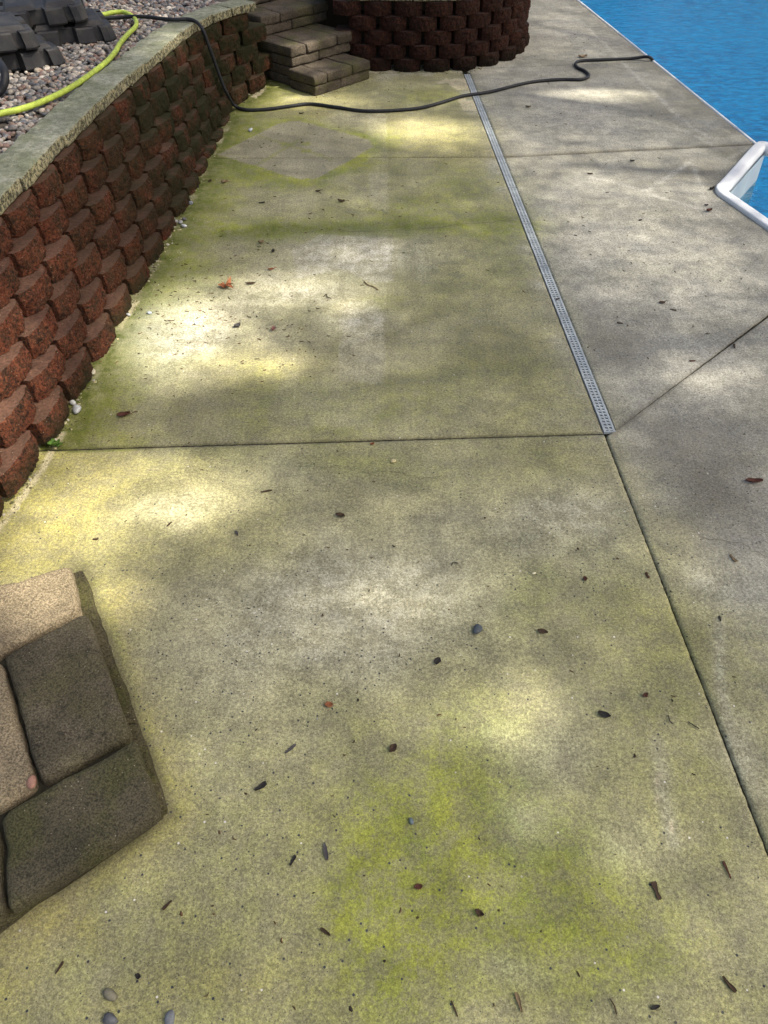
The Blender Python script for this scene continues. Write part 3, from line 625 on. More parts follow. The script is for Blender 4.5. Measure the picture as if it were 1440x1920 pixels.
tag(link('gravel', pebbles('gravel', GPn, .0185*NR.uniform(.65, 1.35, len(GPn))), PEB), 'mixed grey and tan river pebbles filling the terrace behind the wall caps', 'gravel', kind='stuff')

# ------------------------------------------------------------------ steps
def block_row(root, name, o, d, nrm, s0, s1, dep, z0, z1, lens, mat, rad=.017, amp=.008, seed=0):
    """stones side by side along d from s0 to s1; face on the line through o, body goes back along nrm"""
    s = s0; k = 0
    while s < s1-.03:
        L = lens[k % len(lens)]; e = min(s+L, s1)
        if s1-e < .08: e = s1
        a, b = s+.003, e-.003; j = R.uniform(-.006, .006)
        quad = [(o[0]+d[0]*a+nrm[0]*j, o[1]+d[1]*a+nrm[1]*j), (o[0]+d[0]*b+nrm[0]*j, o[1]+d[1]*b+nrm[1]*j),
                (o[0]+d[0]*b+nrm[0]*dep, o[1]+d[1]*b+nrm[1]*dep), (o[0]+d[0]*a+nrm[0]*dep, o[1]+d[1]*a+nrm[1]*dep)]
        link(name, rough_prism(name, quad, z0, z1-.002, rad, amp, 15, (5, 4, 3), seed+k*1.3), mat, root); s = e; k += 1
st = empty('garden_steps', (-.65, 7.87, 0)); st.location = (0, 0, 0)
tag(st, 'weathered grey-brown stone steps climbing between the two red block walls', 'steps')
C1 = (-.647, 7.872); d_ = (.686, .728); n_ = (-.728, .686)
def stp(n): return (C1[0]+n_[0]*n, C1[1]+n_[1]*n)
RIS = .086
# step 1, 2, 3, 4: two courses each
for i, (n0, s0, s1, depth, l1, l2) in enumerate([(0, 0, .74, .36, (.34, .40), (.17, .33, .24)), (.335, .03, .82, .50, (.36, .42), (.20, .40, .23)), (.80, .08, .96, .40, (.40, .48), (.25, .44, .19)), (1.18, .1, 1.1, .42, (.44, .4), (.3, .4, .3))]):
    o = stp(n0)
    block_row(st, 'step_block', o, d_, n_, s0, s1, depth, i*2*RIS-(.004 if i == 0 else 0), i*2*RIS+RIS, l1, STEPB, seed=i*11)
    o2 = stp(n0-.012)
    block_row(st, 'step_block', o2, d_, n_, s0-.008, s1+.006, depth+.01, i*2*RIS+RIS, (i+1)*2*RIS, l2, STEPB, seed=i*11+5)
    for j in range(2*i):                                     # side courses that carry the upper steps
        o3 = (o[0]+d_[0]*(s0+.012)+n_[0]*(.03 if j < 2 else .0), o[1]+d_[1]*(s0+.012)+n_[1]*(.03 if j < 2 else .0))
        block_row(st, 'step_block', o3, n_, (d_[0], d_[1]), .02+(.0 if j % 2 else .01), .46, .16, j*RIS-.002, (j+1)*RIS-.002, (.22, .3) if j % 2 else (.34, .2), STEPB, seed=i+70+j)

# near steps beside the photographer
ns = empty('paved_step'); tag(ns, 'low step of tumbled tan pavers at the lower left corner', 'step')
PZ0, PZ1 = .045, .128
def paver(px, seed, mat=PAVER, z0=PZ0, z1=PZ1, rad=.026, amp=.009):
    q = [G(*p, z1) for p in px]; q = [(v.x, v.y) for v in q]
    link('paver', rough_prism('paver', q, z0, z1, rad, amp, 13, (9, 9, 3), seed), mat, ns)
PAV_L = mat_paver('sunlit_tan_paver', (.27, .22, .14), (.36, .29, .185), (.17, .135, .085), .1)
PAV_G = mat_paver('mossy_brown_paver', (.078, .070, .043), (.115, .100, .062), (.046, .041, .026), .5)
# corners listed counter-clockwise in plan
paver([(-150, 1300), (-2, 1217), (150, 1143), (132, 1056), (-170, 1150)][0:1]+[(149, 1141), (131, 1057), (-160, 1140)], 1, PAV_L)
paver([(74, 1466), (243, 1374), (160, 1143), (5, 1228)], 2, PAVER)
paver([(-90, 1560), (66, 1470), (2, 1236), (-140, 1310)], 3, PAV_L)
paver([(12, 1706), (300, 1522), (254, 1383), (0, 1524)], 4, PAV_G)
paver([(-260, 1880), (4, 1706), (-6, 1532), (-240, 1650)], 5, PAVER)
MORT = mat_paver('mossy_bed_course', (.060, .052, .028), (.095, .080, .044), (.040, .036, .020), .7)
# bed course below, standing proud of the pavers
c0, c1, c2 = Vector((-1.190, 1.985)), Vector((-.660, 1.025)), Vector((-1.30, .495))
dd_ = (c1-c0).normalized(); nn_ = Vector((-dd_.y, dd_.x))*-1
nn_ = Vector((dd_.y, -dd_.x)); nn_ = nn_ if nn_.x < 0 else -nn_
L_ = (c1-c0).length
for k, (a, b) in enumerate(((0, .40), (.40, .76), (.76, L_))):
    p, q = c0+dd_*(a+.002), c0+dd_*(b-.002); m = nn_*.25
    link('bed_block', rough_prism('bed_block', [(p+m)[:], p[:], q[:], (q+m)[:]] if False else [tuple(p), tuple(p+m), tuple(q+m), tuple(q)], -.004, PZ0+.006, .012, .007, 14, (8, 8, 3), 31+k), MORT, ns)
ee = (c2-c1).normalized(); mm = Vector((-ee.y, ee.x)); mm = mm if mm.y > 0 else -mm
p, q = c1+ee*.02, c2
link('bed_block', rough_prism('bed_block', [tuple(q), tuple(p), tuple(p+mm*.28), tuple(q+mm*.28)], -.004, PZ0+.004, .012, .007, 14, (12, 5, 3), 44), MORT, ns)
vs = [(-1.22, 1.86), (-.72, 1.03), (-1.30, .56), (-2.3, .9), (-2.1, 1.6)]
link('core', mesh('core', [(x, y, PZ0+.035) for x, y in vs], [tuple(range(5))[::-1]]), JOINT, ns)

# ------------------------------------------------------------------ channel drain
dr = empty('channel_drain'); tag(dr, 'long narrow pale grey slotted channel drain running across the deck', 'drain')
GRATE = mat_simple('pale_grey_plastic', (.42, .455, .455), .55, .18, 9, .08)
CHAN = mat_simple('drain_channel_grey', (.06, .065, .07), .8, .3)
GW = .056
def grate_mesh(L, seed):
    vs = []; fs = []
    def box(x0, x1, y0, y1, sk=0.0, z0=-.012, z1=.003):
        b = len(vs)
        for z in (z0, z1):
            vs.extend([(x0, y0, z), (x1, y0+sk, z), (x1, y1+sk, z), (x0, y1, z)])
        fs.extend([(b+3, b+2, b+1, b), (b+4, b+5, b+6, b+7), (b, b+1, b+5, b+4), (b+1, b+2, b+6, b+5), (b+2, b+3, b+7, b+6), (b+3, b, b+4, b+7)])
    w2 = GW/2
    box(-w2, -w2+.0105, 0, L); box(w2-.0105, w2, 0, L); box(-.0035, .0035, .004, L-.004, 0, -.011, .0026)
    box(-w2+.0105, w2-.0105, 0, .006, 0, -.011, .0024); box(-w2+.0105, w2-.0105, L-.006, L, 0, -.011, .0024)
    p = .0245; y = .014
    while y < L-.024:
        box(-w2+.0105, -.0035, y, y+.0125, -.004, -.010, .0022); box(.0035, w2-.0105, y, y+.0125, -.004, -.010, .0022); y += p
    return mesh('grate', vs, fs)
ys = [2.893, 3.335]; 
while ys[-1] < 8.4: ys.append(min(ys[-1]+.61, 8.56))
full = grate_mesh(.604, 0)
for a, b in zip(ys[:-1], ys[1:]):
    me = full if abs(b-a-.61) < .002 else grate_mesh(b-a-.006, 1)
    link('grate', me, GRATE, dr, (J1(a)+.0285, a+.002, .0), (0, 0, math.atan(.0455)))
strip('channel_bed', [(J1(2.89)+.0285, 2.89), (J1(8.6)+.0285, 8.6)], .066, -.06, CHAN, dr)

# ------------------------------------------------------------------ hoses
def tube(name, pts, rad, mat, parent=None, n=10, sub=6):
    """smooth tube through points (Catmull-Rom)"""
    P = [Vector(p) for p in pts]; C = []
    for i in range(len(P)-1):
        a, b, c, d = P[max(i-1, 0)], P[i], P[i+1], P[min(i+2, len(P)-1)]
        for k in range(sub):
            t = k/sub; C.append(.5*((2*b)+(c-a)*t+(2*a-5*b+4*c-d)*t*t+(3*b-a-3*c+d)*t**3))
    C.append(P[-1]); vs = []; fs = []; up = Vector((0, 0, 1))
    for i, p in enumerate(C):
        t = (C[min(i+1, len(C)-1)]-C[max(i-1, 0)]).normalized(); s = t.cross(up)
        s = s.normalized() if s.length > 1e-3 else Vector((1, 0, 0)); u = s.cross(t).normalized()
        for k in range(n): a = 2*math.pi*k/n; vs.append(p+(s*math.cos(a)+u*math.sin(a))*rad)
    for i in range(len(C)-1):
        for k in range(n): fs.append((i*n+k, i*n+(k+1) % n, (i+1)*n+(k+1) % n, (i+1)*n+k))
    fs += [tuple(range(n))[::-1], tuple(range((len(C)-1)*n, len(C)*n))]
    return link(name, mesh(name, vs, fs, True), mat, parent)
def gz(lst, z): return [G(x, y, z) for x, y in lst]
def gt(lst, dz): return [GC(x, y, TZ+dz) for x, y in lst]
def gy(px, py, Y):
    lo, hi = -.3, 1.2
    for _ in range(40):
        m_ = (lo+hi)/2
        if G(px, py, m_).y > Y: lo = m_
        else: hi = m_
    return G(px, py, lo)
BLK = mat_simple('black_ribbed_hose', (.018, .019, .022), .55, .35, 60, .3)
hr = .0145
pts = gt([(120, 40), (205, 34)], .03)+gt([(262, 31), (322, 37)], .045)+gt([(352, 36)], .045)+[gy(369, 42, 7.43), gy(381, 57, 7.36), gy(390, 82, 7.36), gy(402, 115, 7.38), gy(414, 148, 7.40), gy(426, 176, 7.42), G(440, 198, .03)]
pts += gz([(462, 206), (500, 205), (545, 199), (582, 195), (630, 201), (682, 208), (740, 207), (790, 202), (835, 190), (868, 180), (920, 172), (990, 155), (1050, 149), (1090, 149), (1104, 142), (1096, 133), (1083, 127), (1079, 119), (1090, 114), (1130, 112), (1180, 110)], hr)
pts += [G(1205, 107, .03), G(1217, 107, .04), G(1224, 113, .0), G(1226, 121, -.09), G(1227, 128, -.2), G(1227, 134, -.45)]
hz = tube('black_hose', pts, hr, BLK); tag(hz, 'black hose hanging down the wall and snaking across the deck into the pool', 'hose')
LIME = mat_simple('lime_hose', (.40, .50, .075), .55, .22, 25, .15)
gp = gt([(-70, 228), (0, 213), (60, 198), (130, 166), (190, 124), (214, 100), (226, 80), (240, 64), (255, 48), (252, 34), (236, 24), (216, 23), (190, 28), (150, 34)], .03)
tag(tube('lime_hose', gp, .018, LIME), 'bright lime green garden hose lying on the gravel beside the caps', 'hose')
lp = [GC(-40, 105, TZ+.02), GC(-12, 108, TZ+.10), GC(6, 128, TZ+.12), GC(9, 152, TZ+.07), GC(-2, 172, TZ+.02), GC(-30, 180, TZ+.02)]
tag(tube('coil_end', lp, .026, BLK), 'end of a thick black coiled pipe at the left edge below the parasol weights', 'pipe')

# ------------------------------------------------------------------ parasol base weights
PLAS = Mat('dusty_black_plastic', .55, .4); pn = PLAS.noise(9, 5, .65); pf = PLAS.noise(120, 4, .7)
PLAS = PLAS.done(PLAS.mix(PLAS.range(pn, .4, .75), (.022, .022, .024), (.060, .056, .050)), PLAS.bump(pf, .2, .003), .6)
def weight_mesh(seed):
    """square plastic weight: tapered sides with square notches, a raised ribbed deck, a filler cap boss"""
    s = .33; vs = []; fs = []
    out = []
    def side(a, b):
        # from a to b with two trapezoid notches
        d = (b-a); L = d.length; t = d.normalized(); n = Vector((t.y, -t.x))*-1
        res = []
        for k, q in ((0, 0), (.30, 0), (.34, .075), (.52, .075), (.56, 0), (.80, 0), (.81, .05), (.90, .05), (.91, 0)):
            p = a+t*(L*k)+n*q; res.append(p)
        return res
    c = .05
    cor = [(-s+c, -s), (s-c, -s), (s, -s+c), (s, s-c), (s-c, s), (-s+c, s), (-s, s-c), (-s, -s+c)]
    cor = [Vector(p) for p in cor]
    for i in range(0, 8, 2): out += side(cor[i], cor[i+1])+[cor[i+1]]
    n = len(out); Z = [(0, .985), (.012, 1.0), (.098, .94), (.108, .91)]
    for z, k in Z:
        for p in out: vs.append((p.x*k, p.y*k, z))
    for j in range(len(Z)-1):
        for i in range(n): fs.append((j*n+i, j*n+(i+1) % n, (j+1)*n+(i+1) % n, (j+1)*n+i))
    fs.append(tuple(range((len(Z)-1)*n, len(Z)*n)))
    def fr(x0, x1, y0, y1, z0, z1, i_=.02):
        b = len(vs)
        vs.extend([(x0, y0, z0), (x1, y0, z0), (x1, y1, z0), (x0, y1, z0), (x0+i_, y0+i_, z1), (x1-i_, y0+i_, z1), (x1-i_, y1-i_, z1), (x0+i_, y1-i_, z1)])
        fs.extend([(b, b+1, b+5, b+4), (b+1, b+2, b+6, b+5), (b+2, b+3, b+7, b+6), (b+3, b, b+4, b+7), (b+4, b+5, b+6, b+7)])
    fr(-.27, -.03, -.26, .22, .104, .135, .03); fr(.03, .27, -.26, .22, .104, .135, .03)
    me = mesh('weight', vs, fs)
    return me
WM = weight_mesh(0); WM.materials.append(PLAS)
bm_ = bmesh.new(); bmesh.ops.create_cone(bm_, cap_ends=True, segments=12, radius1=.026, radius2=.024, depth=.016); CAPM = bpy.data.meshes.new('filler_cap'); bm_.to_mesh(CAPM); bm_.free(); CAPM.materials.append(PLAS)
def weight(loc, rot, label):
    o = empty('parasol_weight', loc); o.rotation_euler = rot; tag(o, label, 'weight', 'parasol base weights stacked on the gravel')
    link('shell', WM, None, o); link('filler_cap', CAPM, None, o, (.16, .262, .112)); return o
def wpos(px, py, a):
    c = GC(px, py, TZ); l = Vector((.33, -.33, 0)); ca, sa = math.cos(a), math.sin(a)
    return Vector((c.x-(l.x*ca-l.y*sa), c.y-(l.x*sa+l.y*ca), c.z))
wa = wpos(128, 120, .62); wb = wpos(222, 76, .42)
weight((wa.x, wa.y, wa.z-.005), (0, 0, .62), 'lower black plastic parasol weight of the stack nearest the lime hose')
weight((wa.x-.10, wa.y-.06, wa.z+.132), (0, .02, .50), 'upper black plastic parasol weight of the stack nearest the lime hose')
weight((wb.x, wb.y, wb.z-.005), (0, 0, .42), 'lower black parasol weight of the farther stack, its corner by the hose end')
weight((wb.x-.16, wb.y-.02, wb.z+.135), (.02, -.05, .34), 'topmost tilted black parasol weight on the farther stack')
weight((wa.x-.60, wa.y+.55, wa.z+.005), (.10, .05, .9), 'black parasol weight leaning at the left edge behind the two stacks')

# ------------------------------------------------------------------ small things on the deck
def pebble_obj(px, py, r, tint, label, z=0.0, seed=0, group=None):
    C = np.array([[0, 0, r*.52]]); me = pebbles('pebble', C, np.array([r]), (.55, .72), np.array([tint]), seed+100)
    p = G(px, py, z); o = link('pebble', me, PEB, None, (p.x, p.y, z)); tag(o, label, 'pebble', group); return o
PALE = (.36, .37, .36); CREAM = (.42, .38, .28); GREY = (.22, .24, .25); BLUE = (.075, .090, .100); TAN = (.38, .28, .18)
for i, (x, y, r, t, lb) in enumerate([
    (146, 771, .026, PALE, 'largest pale grey pebble at the wall foot above the green weed'),
    (137, 757, .018, (.42, .42, .40), 'small white pebble just behind the largest one at the wall foot'),
    (124, 757, .017, TAN, 'tan pebble half tucked under the lowest wall block beside the white one'),
    (175, 701, .021, CREAM, 'cream pebble against the foot of the red wall, third from the weed'),
    (184, 663, .017, PALE, 'white flat pebble at the wall foot above the cream one'),
    (163, 677, .018, GREY, 'dark grey pebble pressed against the lowest wall block'),
    (218, 607, .016, (.42, .42, .40), 'white oblong pebble standing out from the mossy wall foot'),
    (241, 592, .014, PALE, 'pale pebble on the moss just beyond the oblong white one'),
    (280, 588, .012, (.33, .38, .42), 'small bluish pebble on the deck left of the bright sun patch'),
    (369, 608, .012, (.45, .48, .50), 'small pale pebble lying in the bright sun patch'),
    (322, 412, .018, PALE, 'left pebble of the cluster of five at the wall foot'),
    (331, 417, .017, (.48, .47, .44), 'second pebble from the left in the cluster of five'),
    (339, 419, .018, (.40, .40, .38), 'middle pebble of the cluster of five by the wall'),
    (346, 413, .019, (.20, .19, .18), 'dark rearmost pebble of the cluster of five by the wall'),
    (346, 426, .019, (.44, .45, .45), 'front pebble of the cluster of five by the wall'),
    (296, 433, .026, (.30, .32, .31), 'mossy grey stone lodged on the lowest wall block by the cluster'),
    (358, 383, .018, GREY, 'single grey pebble by the wall beyond the cluster of five'),
    (470, 246, .022, (.50, .54, .56), 'pale pebble at the upper left edge of the square mark'),
    (895, 1182, .018, BLUE, 'blue-grey oval pebble near the middle of the deck'),
    (737, 866, .011, (.55, .47, .25), 'small yellow pebble just below the long cross joint'),
    (1001, 1076, .007, (.65, .60, .40), 'tiny pale yellow pebble on the green deck right of centre'),
    (208, 1913, .018, (.12, .125, .135), 'left of the two blue-grey pebbles at the bottom edge'),
    (320, 1912, .018, (.13, .14, .15), 'right of the two blue-grey pebbles at the bottom edge'),
    (207, 1868, .019, (.14, .13, .09), 'flat olive stone just above the pebbles at the bottom edge'),
    (680, 1543, .0, GREY, ''), (772, 1541, .009, (.13, .17, .18), 'small dark pebble on the green stain below the middle'),
    (558, 163, .0, GREY, '')]):
    if r: pebble_obj(x, y, r, t, lb, seed=i)
pebble_obj(60, 1470, .020, (.45, .24, .17), 'pink stone chip wedged between the pavers of the near step', z=.112, seed=77)

def leafmat(name, c): return mat_simple(name, c, .7, .35, 45, .3)
LM = {k: leafmat(k+'_dead_leaf', c) for k, c in dict(orange=(.27, .10, .04), brown=(.060, .036, .020), dark=(.024, .021, .019), red=(.085, .030, .018), tan=(.24, .17, .09), grey=(.070, .065, .065), pink=(.26, .12, .11), green=(.07, .14, .02)).items()}
def leaf_mesh(L, W, curl, seed, kind='oval'):
    rr = random.Random(seed); vs = []; fs = []; n = 9; m = 5
    for i in range(n):
        t = i/(n-1)
        if kind == 'oval': wd = W*math.sin(math.pi*min(.98, t*.94+.03))**.8
        elif kind == 'chip': wd = W*(.75+.25*math.sin(5*t+seed))*(1 if .05 < t < .95 else .7)
        else: wd = W*(1-t*.8)
        for j in range(m):
            u = -1+2*j/(m-1); x = (t-.5)*L+rr.uniform(-1, 1)*L*.015; y = u*wd*.5*(1+rr.uniform(-.12, .12))+math.sin(t*3+seed)*W*.12
            z = .0035+curl*(u*u*.6+(2*t-1)**2*.5)*W*(.8+.4*rr.random())
            vs.append((x, y, z))
    for i in range(n-1):
        for j in range(m-1): a = i*m+j; fs.append((a, a+1, a+m+1, a+m))
    k = len(vs); th = .0015 if kind == 'oval' else .005
    vs += [(x, y, max(z-th, .0012)) for x, y, z in vs]; fs += [tuple(i+k for i in reversed(f)) for f in fs]
    for i in range(n-1):
        a = i*m; fs.append((a, a+m, a+m+k, a+k)); a = i*m+m-1; fs.append((a+m, a, a+k, a+m+k))
    for j in range(m-1):
        fs.append((j+1, j, j+k, j+1+k)); a = (n-1)*m+j; fs.append((a, a+1, a+1+k, a+k))
    return mesh('leaf', vs, fs, kind == 'oval')
def stem(parent, p0, p1, mat, r=.0018):
    a, b = Vector(p0), Vector(p1); m_ = (a+b)/2+Vector((.004, .006, .004)); o = tube('stem', [a, m_, b], r, mat, parent, 5, 4); return o
def litter(kind, px, py, L, W, rot, col, label, curl=.35, st_=False, cat=None, seed=None):
    seed = seed or int(px*7+py); p = G(px, py); L *= .86 if kind == 'oval' else .74; W *= .86 if kind == 'oval' else .74
    nm = 'dead_leaf' if kind == 'oval' else 'bark_chip'
    o = link(nm, leaf_mesh(L, W, curl, seed, kind), LM[col], None, (p.x, p.y, .002), (0, 0, math.radians(rot)))
    tag(o, label, cat or ('leaf' if kind == 'oval' else 'bark chip'))
    if st_: stem(o, (L*.46, 0, .006), (L*.46+L*.6, L*.15, .006), LM[col])
    return o
for a in [
    ('oval', 233, 781, .075, .040, 15, 'red', 'dark red curled leaf with a stem near the red wall', .5, True),
    ('oval', 508, 506, .040, .026, 10, 'orange', 'small orange leaf beyond the big maple leaf', .3, True),
    ('oval', 421, 343, .060, .045, 10, 'tan', 'tan curled leaf on the moss below the square mark', .5, True),
    ('oval', 394, 341, .035, .030, 60, 'brown', 'dark brown leaf next to the tan curled leaf', .4),
    ('oval', 640, 379, .060, .035, -5, 'brown', 'brown curled leaf on the green band in front of the square mark', .5, True),
    ('oval', 596, 360, .040, .024, 15, 'brown', 'small brown leaf just in front of the square mark', .4, True),
    ('chip', 491, 381, .060, .020, 8, 'dark', 'dark bark chip left of the curled brown leaf', .2),
    ('oval', 512, 473, .040, .028, 70, 'dark', 'black seed husk beyond the small orange leaf', .5),
    ('oval', 490, 456, .045, .030, 20, 'tan', 'tan leaf cup on the green band near the wall', .6),
    ('oval', 445, 613, .048, .040, 60, 'grey', 'dark grey crumpled leaf at the edge of the sun patch', .4, True),
    ('oval', 513, 620, .036, .030, 80, 'pink', 'pinkish curled leaf right of the crumpled grey one', .7),
    ('oval', 470, 533, .070, .022, 5, 'brown', 'thin brown leaf shred beside the big maple leaf', .5),
    ('oval', 1241, 569, .040, .034, 10, 'brown', 'round brown leaf with a stalk right of the drain', .2, True),
    ('chip', 1262, 582, .048, .012, -25, 'brown', 'narrow chip beside the round brown leaf', .2),
    ('oval', 638, 969, .050, .028, -20, 'brown', 'brown leaf fragment in the middle below the cross joint', .4),
    ('chip', 500, 922, .068, .012, 12, 'brown', 'thin brown stick below the cross joint, left of centre', .1),
    ('chip', 444, 1001, .040, .014, -65, 'grey', 'grey chip left of the brown leaf fragment', .1),
    ('oval', 617, 1324, .034, .026, 10, 'orange', 'small rusty orange leaf on the stony patch', .3),
    ('oval', 820, 1242, .036, .030, 80, 'dark', 'round blackish leaf below the blue-grey pebble', .3),
    ('oval', 737, 1406, .040, .028, 35, 'brown', 'dark brown leaf bit right of centre, above the green stain', .4),
    ('oval', 1017, 1186, .045, .026, -30, 'brown', 'brown oval leaf right of the blue-grey pebble', .3),
    ('oval', 1132, 1341, .050, .028, -30, 'dark', 'blackish pointed leaf left of the long joint', .3),
    ('chip', 545, 1405, .062, .014, 40, 'grey', 'long grey bark chip above the dark curved one', .2),
    ('chip', 489, 1476, .056, .022, 30, 'dark', 'dark curved bark chip on the stony patch', .3),
    ('chip', 611, 1597, .070, .017, 100, 'grey', 'long upright grey wood splinter at the lower middle', .2),
    ('chip', 549, 1614, .042, .014, 65, 'dark', 'short dark chip left of the grey splinter', .3),
    ('chip', 610, 1749, .044, .013, -35, 'brown', 'bent brown chip below the grey splinter', .6),
    ('oval', 784, 1664, .030, .020, 20, 'red', 'small reddish leaf on the brightest green stain', .4),
    ('oval', 898, 1714, .032, .022, -20, 'brown', 'notched brown leaf bit on the green stain', .6),
    ('chip', 1230, 1671, .066, .026, -75, 'brown', 'broad dark brown bark piece at the lower right', .1),
    ('chip', 1366, 1846, .060, .014, -60, 'brown', 'rusty bud scale near the lower right corner', .4),
    ('chip', 972, 1880, .062, .015, -75, 'tan', 'tan straw-like chip at the bottom edge', .4),
    ('chip', 1228, 1890, .034, .014, 10, 'dark', 'dark chip at the bottom edge below the bark piece', .3),
    ('chip', 1362, 1632, .068, .010, -80, 'red', 'thin reddish stalk close to the end of the long joint', .2),
    ('oval', 1412, 905, .090, .034, 0, 'red', 'red-brown leaf at the right edge of the picture', .5),
    ('chip', 1213, 1080, .040, .014, -75, 'red', 'red chip touching the long joint', .3),
    ('oval', 1096, 1087, .026, .020, -80, 'red', 'small red leaf left of the long joint', .3),
    ('chip', 1374, 1048, .056, .016, -70, 'tan', 'pale tan catkin on the right-hand slab', .3),
    ('chip', 1349, 1161, .034, .010, 85, 'dark', 'small dark chip below the pale catkin', .2),
    ('oval', 1209, 1305, .028, .018, 20, 'red', 'reddish leaf bit beside the long joint, above the dark leaf', .4),
    ('oval', 698, 834, .026, .018, 40, 'orange', 'tiny orange leaf touching the long cross joint', .4),
    ('chip', 318, 984, .040, .010, 55, 'brown', 'brown chip in the bright yellow sun patch', .2),
    ('chip', 180, 1012, .030, .012, 5, 'brown', 'small chip on the ochre stain above the near step', .3),
    ('chip', 314, 1698, .044, .012, 50, 'brown', 'brown pointed chip right of the near step', .2),
    ('chip', 112, 1815, .044, .010, 65, 'brown', 'brown splinter below the near step', .2),
    ('oval', 260, 1832, .018, .017, 0, 'dark', 'round dark seed at the lower left', .5),
    ('oval', 1329, 397, .055, .040, 10, 'red', 'dark red leaf beside the white pool rim', .5),
    ('oval', 1324, 386, .035, .022, 5, 'dark', 'blackish leaf just behind the dark red one by the pool', .4),
    ('chip', 1334, 356, .060, .030, 20, 'dark', 'dark leaf scrap caught on the corner of the white pool rim', .8),
    ('oval', 990, 202, .060, .038, 0, 'brown', 'brown leaf right of the drain near the hose', .4),
    ('oval', 1092, 108, .110, .060, 0, 'tan', 'pale brown leaf behind the loop of the black hose', .4),
    ('oval', 1185, 303, .045, .026, 0, 'dark', 'dark leaf on the grey slab in front of the pool edge joint', .4),
    ('chip', 1106, 327, .050, .022, 0, 'brown', 'brown chip on the grey slab near the pale scratch', .4),
    ('chip', 1200, 414, .030, .016, 0, 'dark', 'small dark chip left of the dark red leaf by the pool', .4),
    ('chip', 1298, 678, .044, .012, -3, 'red', 'thin red stalk touching the diagonal joint', .3),
    ('chip', 1376, 650, .050, .016, 80, 'brown', 'brown chip right of the diagonal joint', .3),
    ('chip', 1162, 607, .042, .012, -10, 'brown', 'brown chip close right of the drain', .3),
    ('oval', 565, 214, .05, .022, 5, 'dark', 'dark leaf bits just in front of the hose bend', .4),
    ('oval', 1045, 563, .03, .016, 10, 'brown', 'brown leaf scrap caught on the drain grate', .5)]:
    litter(*a)
# the big orange maple leaf
def maple():
    prof = []; lob = [(90, 1.0), (52, .45), (38, .80), (14, .42), (-8, .72), (-38, .35), (-60, .42), (-90, .16)]
    right = [(a, r) for a, r in lob]; full_ = right+[(180-a, r) for a, r in reversed(right[:-1])]
    full_ = full_[:-1]
    vs = [(0, 0, .020)]; n = len(full_)
    for ring, k in ((1, .5), (2, 1.)):
        for i, (a, r) in enumerate(full_):
            t = math.radians(a); x, y = math.cos(t)*r*k, math.sin(t)*r*k
            vs.append((x*.075, y*.075, .004+.022*abs(math.sin(3.1*x+1.3*y+.7))+.010*k*math.sin(5*t)))
    fs = [(0, 1+i, 1+(i+1) % n) for i in range(n)]+[(1+i, 1+n+i, 1+n+(i+1) % n, 1+(i+1) % n) for i in range(n)]
    k = len(vs); vs = [(x, y, max(z, .003)) for x, y, z in vs]; vs += [(x, y, z-.0012) for x, y, z in vs]; fs += [tuple(i+k for i in reversed(f)) for f in fs]
    return mesh('maple_leaf', vs, fs)
p = G(425, 540); o = link('maple_leaf', maple(), LM['orange'], None, (p.x, p.y, .003), (.1, -.06, math.radians(-20)))
tag(o, 'big orange maple leaf with pointed lobes lying in the sun', 'leaf'); stem(o, (0, -.012, .016), (-.02, .075, .03), LM['orange'])
# twigs
def twig(px, lens, col, label, r=.0035, z=.006):
    P_ = [G(*q, z) for q in px]; o = tube('twig', P_, r, LM[col], None, 6, 4); tag(o, label, 'twig'); return o
twig([(683, 527), (690, 534), (700, 537), (709, 543)], 0, 'tan', 'pale forked twig at the right end of the sun patch')
twig([(607, 556), (612, 551), (614, 557), (621, 559)], 0, 'brown', 'curled tendril left of the pale forked twig', .0025)
twig([(1290, 1353), (1301, 1360), (1311, 1366)], 0, 'dark', 'dark forked twig beside the long joint at lower right', .002)
twig([(1253, 1341), (1256, 1352), (1262, 1357)], 0, 'dark', 'small curved dark twig left of the forked one', .0018)
twig([(846, 1876), (852, 1890), (858, 1906)], 0, 'brown', 'thin bent stalk at the bottom edge below the green stain', .002)
twig([(1143, 1872), (1152, 1886), (1156, 1902)], 0, 'brown', 'thin curved stalk at the bottom edge right of the tan chip', .002)
twig([(847, 1060), (850, 1054), (858, 1056)], 0, 'dark', 'hair-thin curved stalk left of the tiny yellow pebble', .0018)
# green weed in the joint by the wall
wd = empty('weed', G(105, 838)); tag(wd, 'small green weed growing where the cross joint meets the wall', 'weed')
for k in range(6):
    link('leaf', leaf_mesh(.040, .026, .4, 500+k), LM['green'], wd, (math.cos(k*1.05)*.018, math.sin(k*1.05)*.014, .006+.004*k), (R.uniform(-.4, .4), R.uniform(-.5, 0), k*1.05))

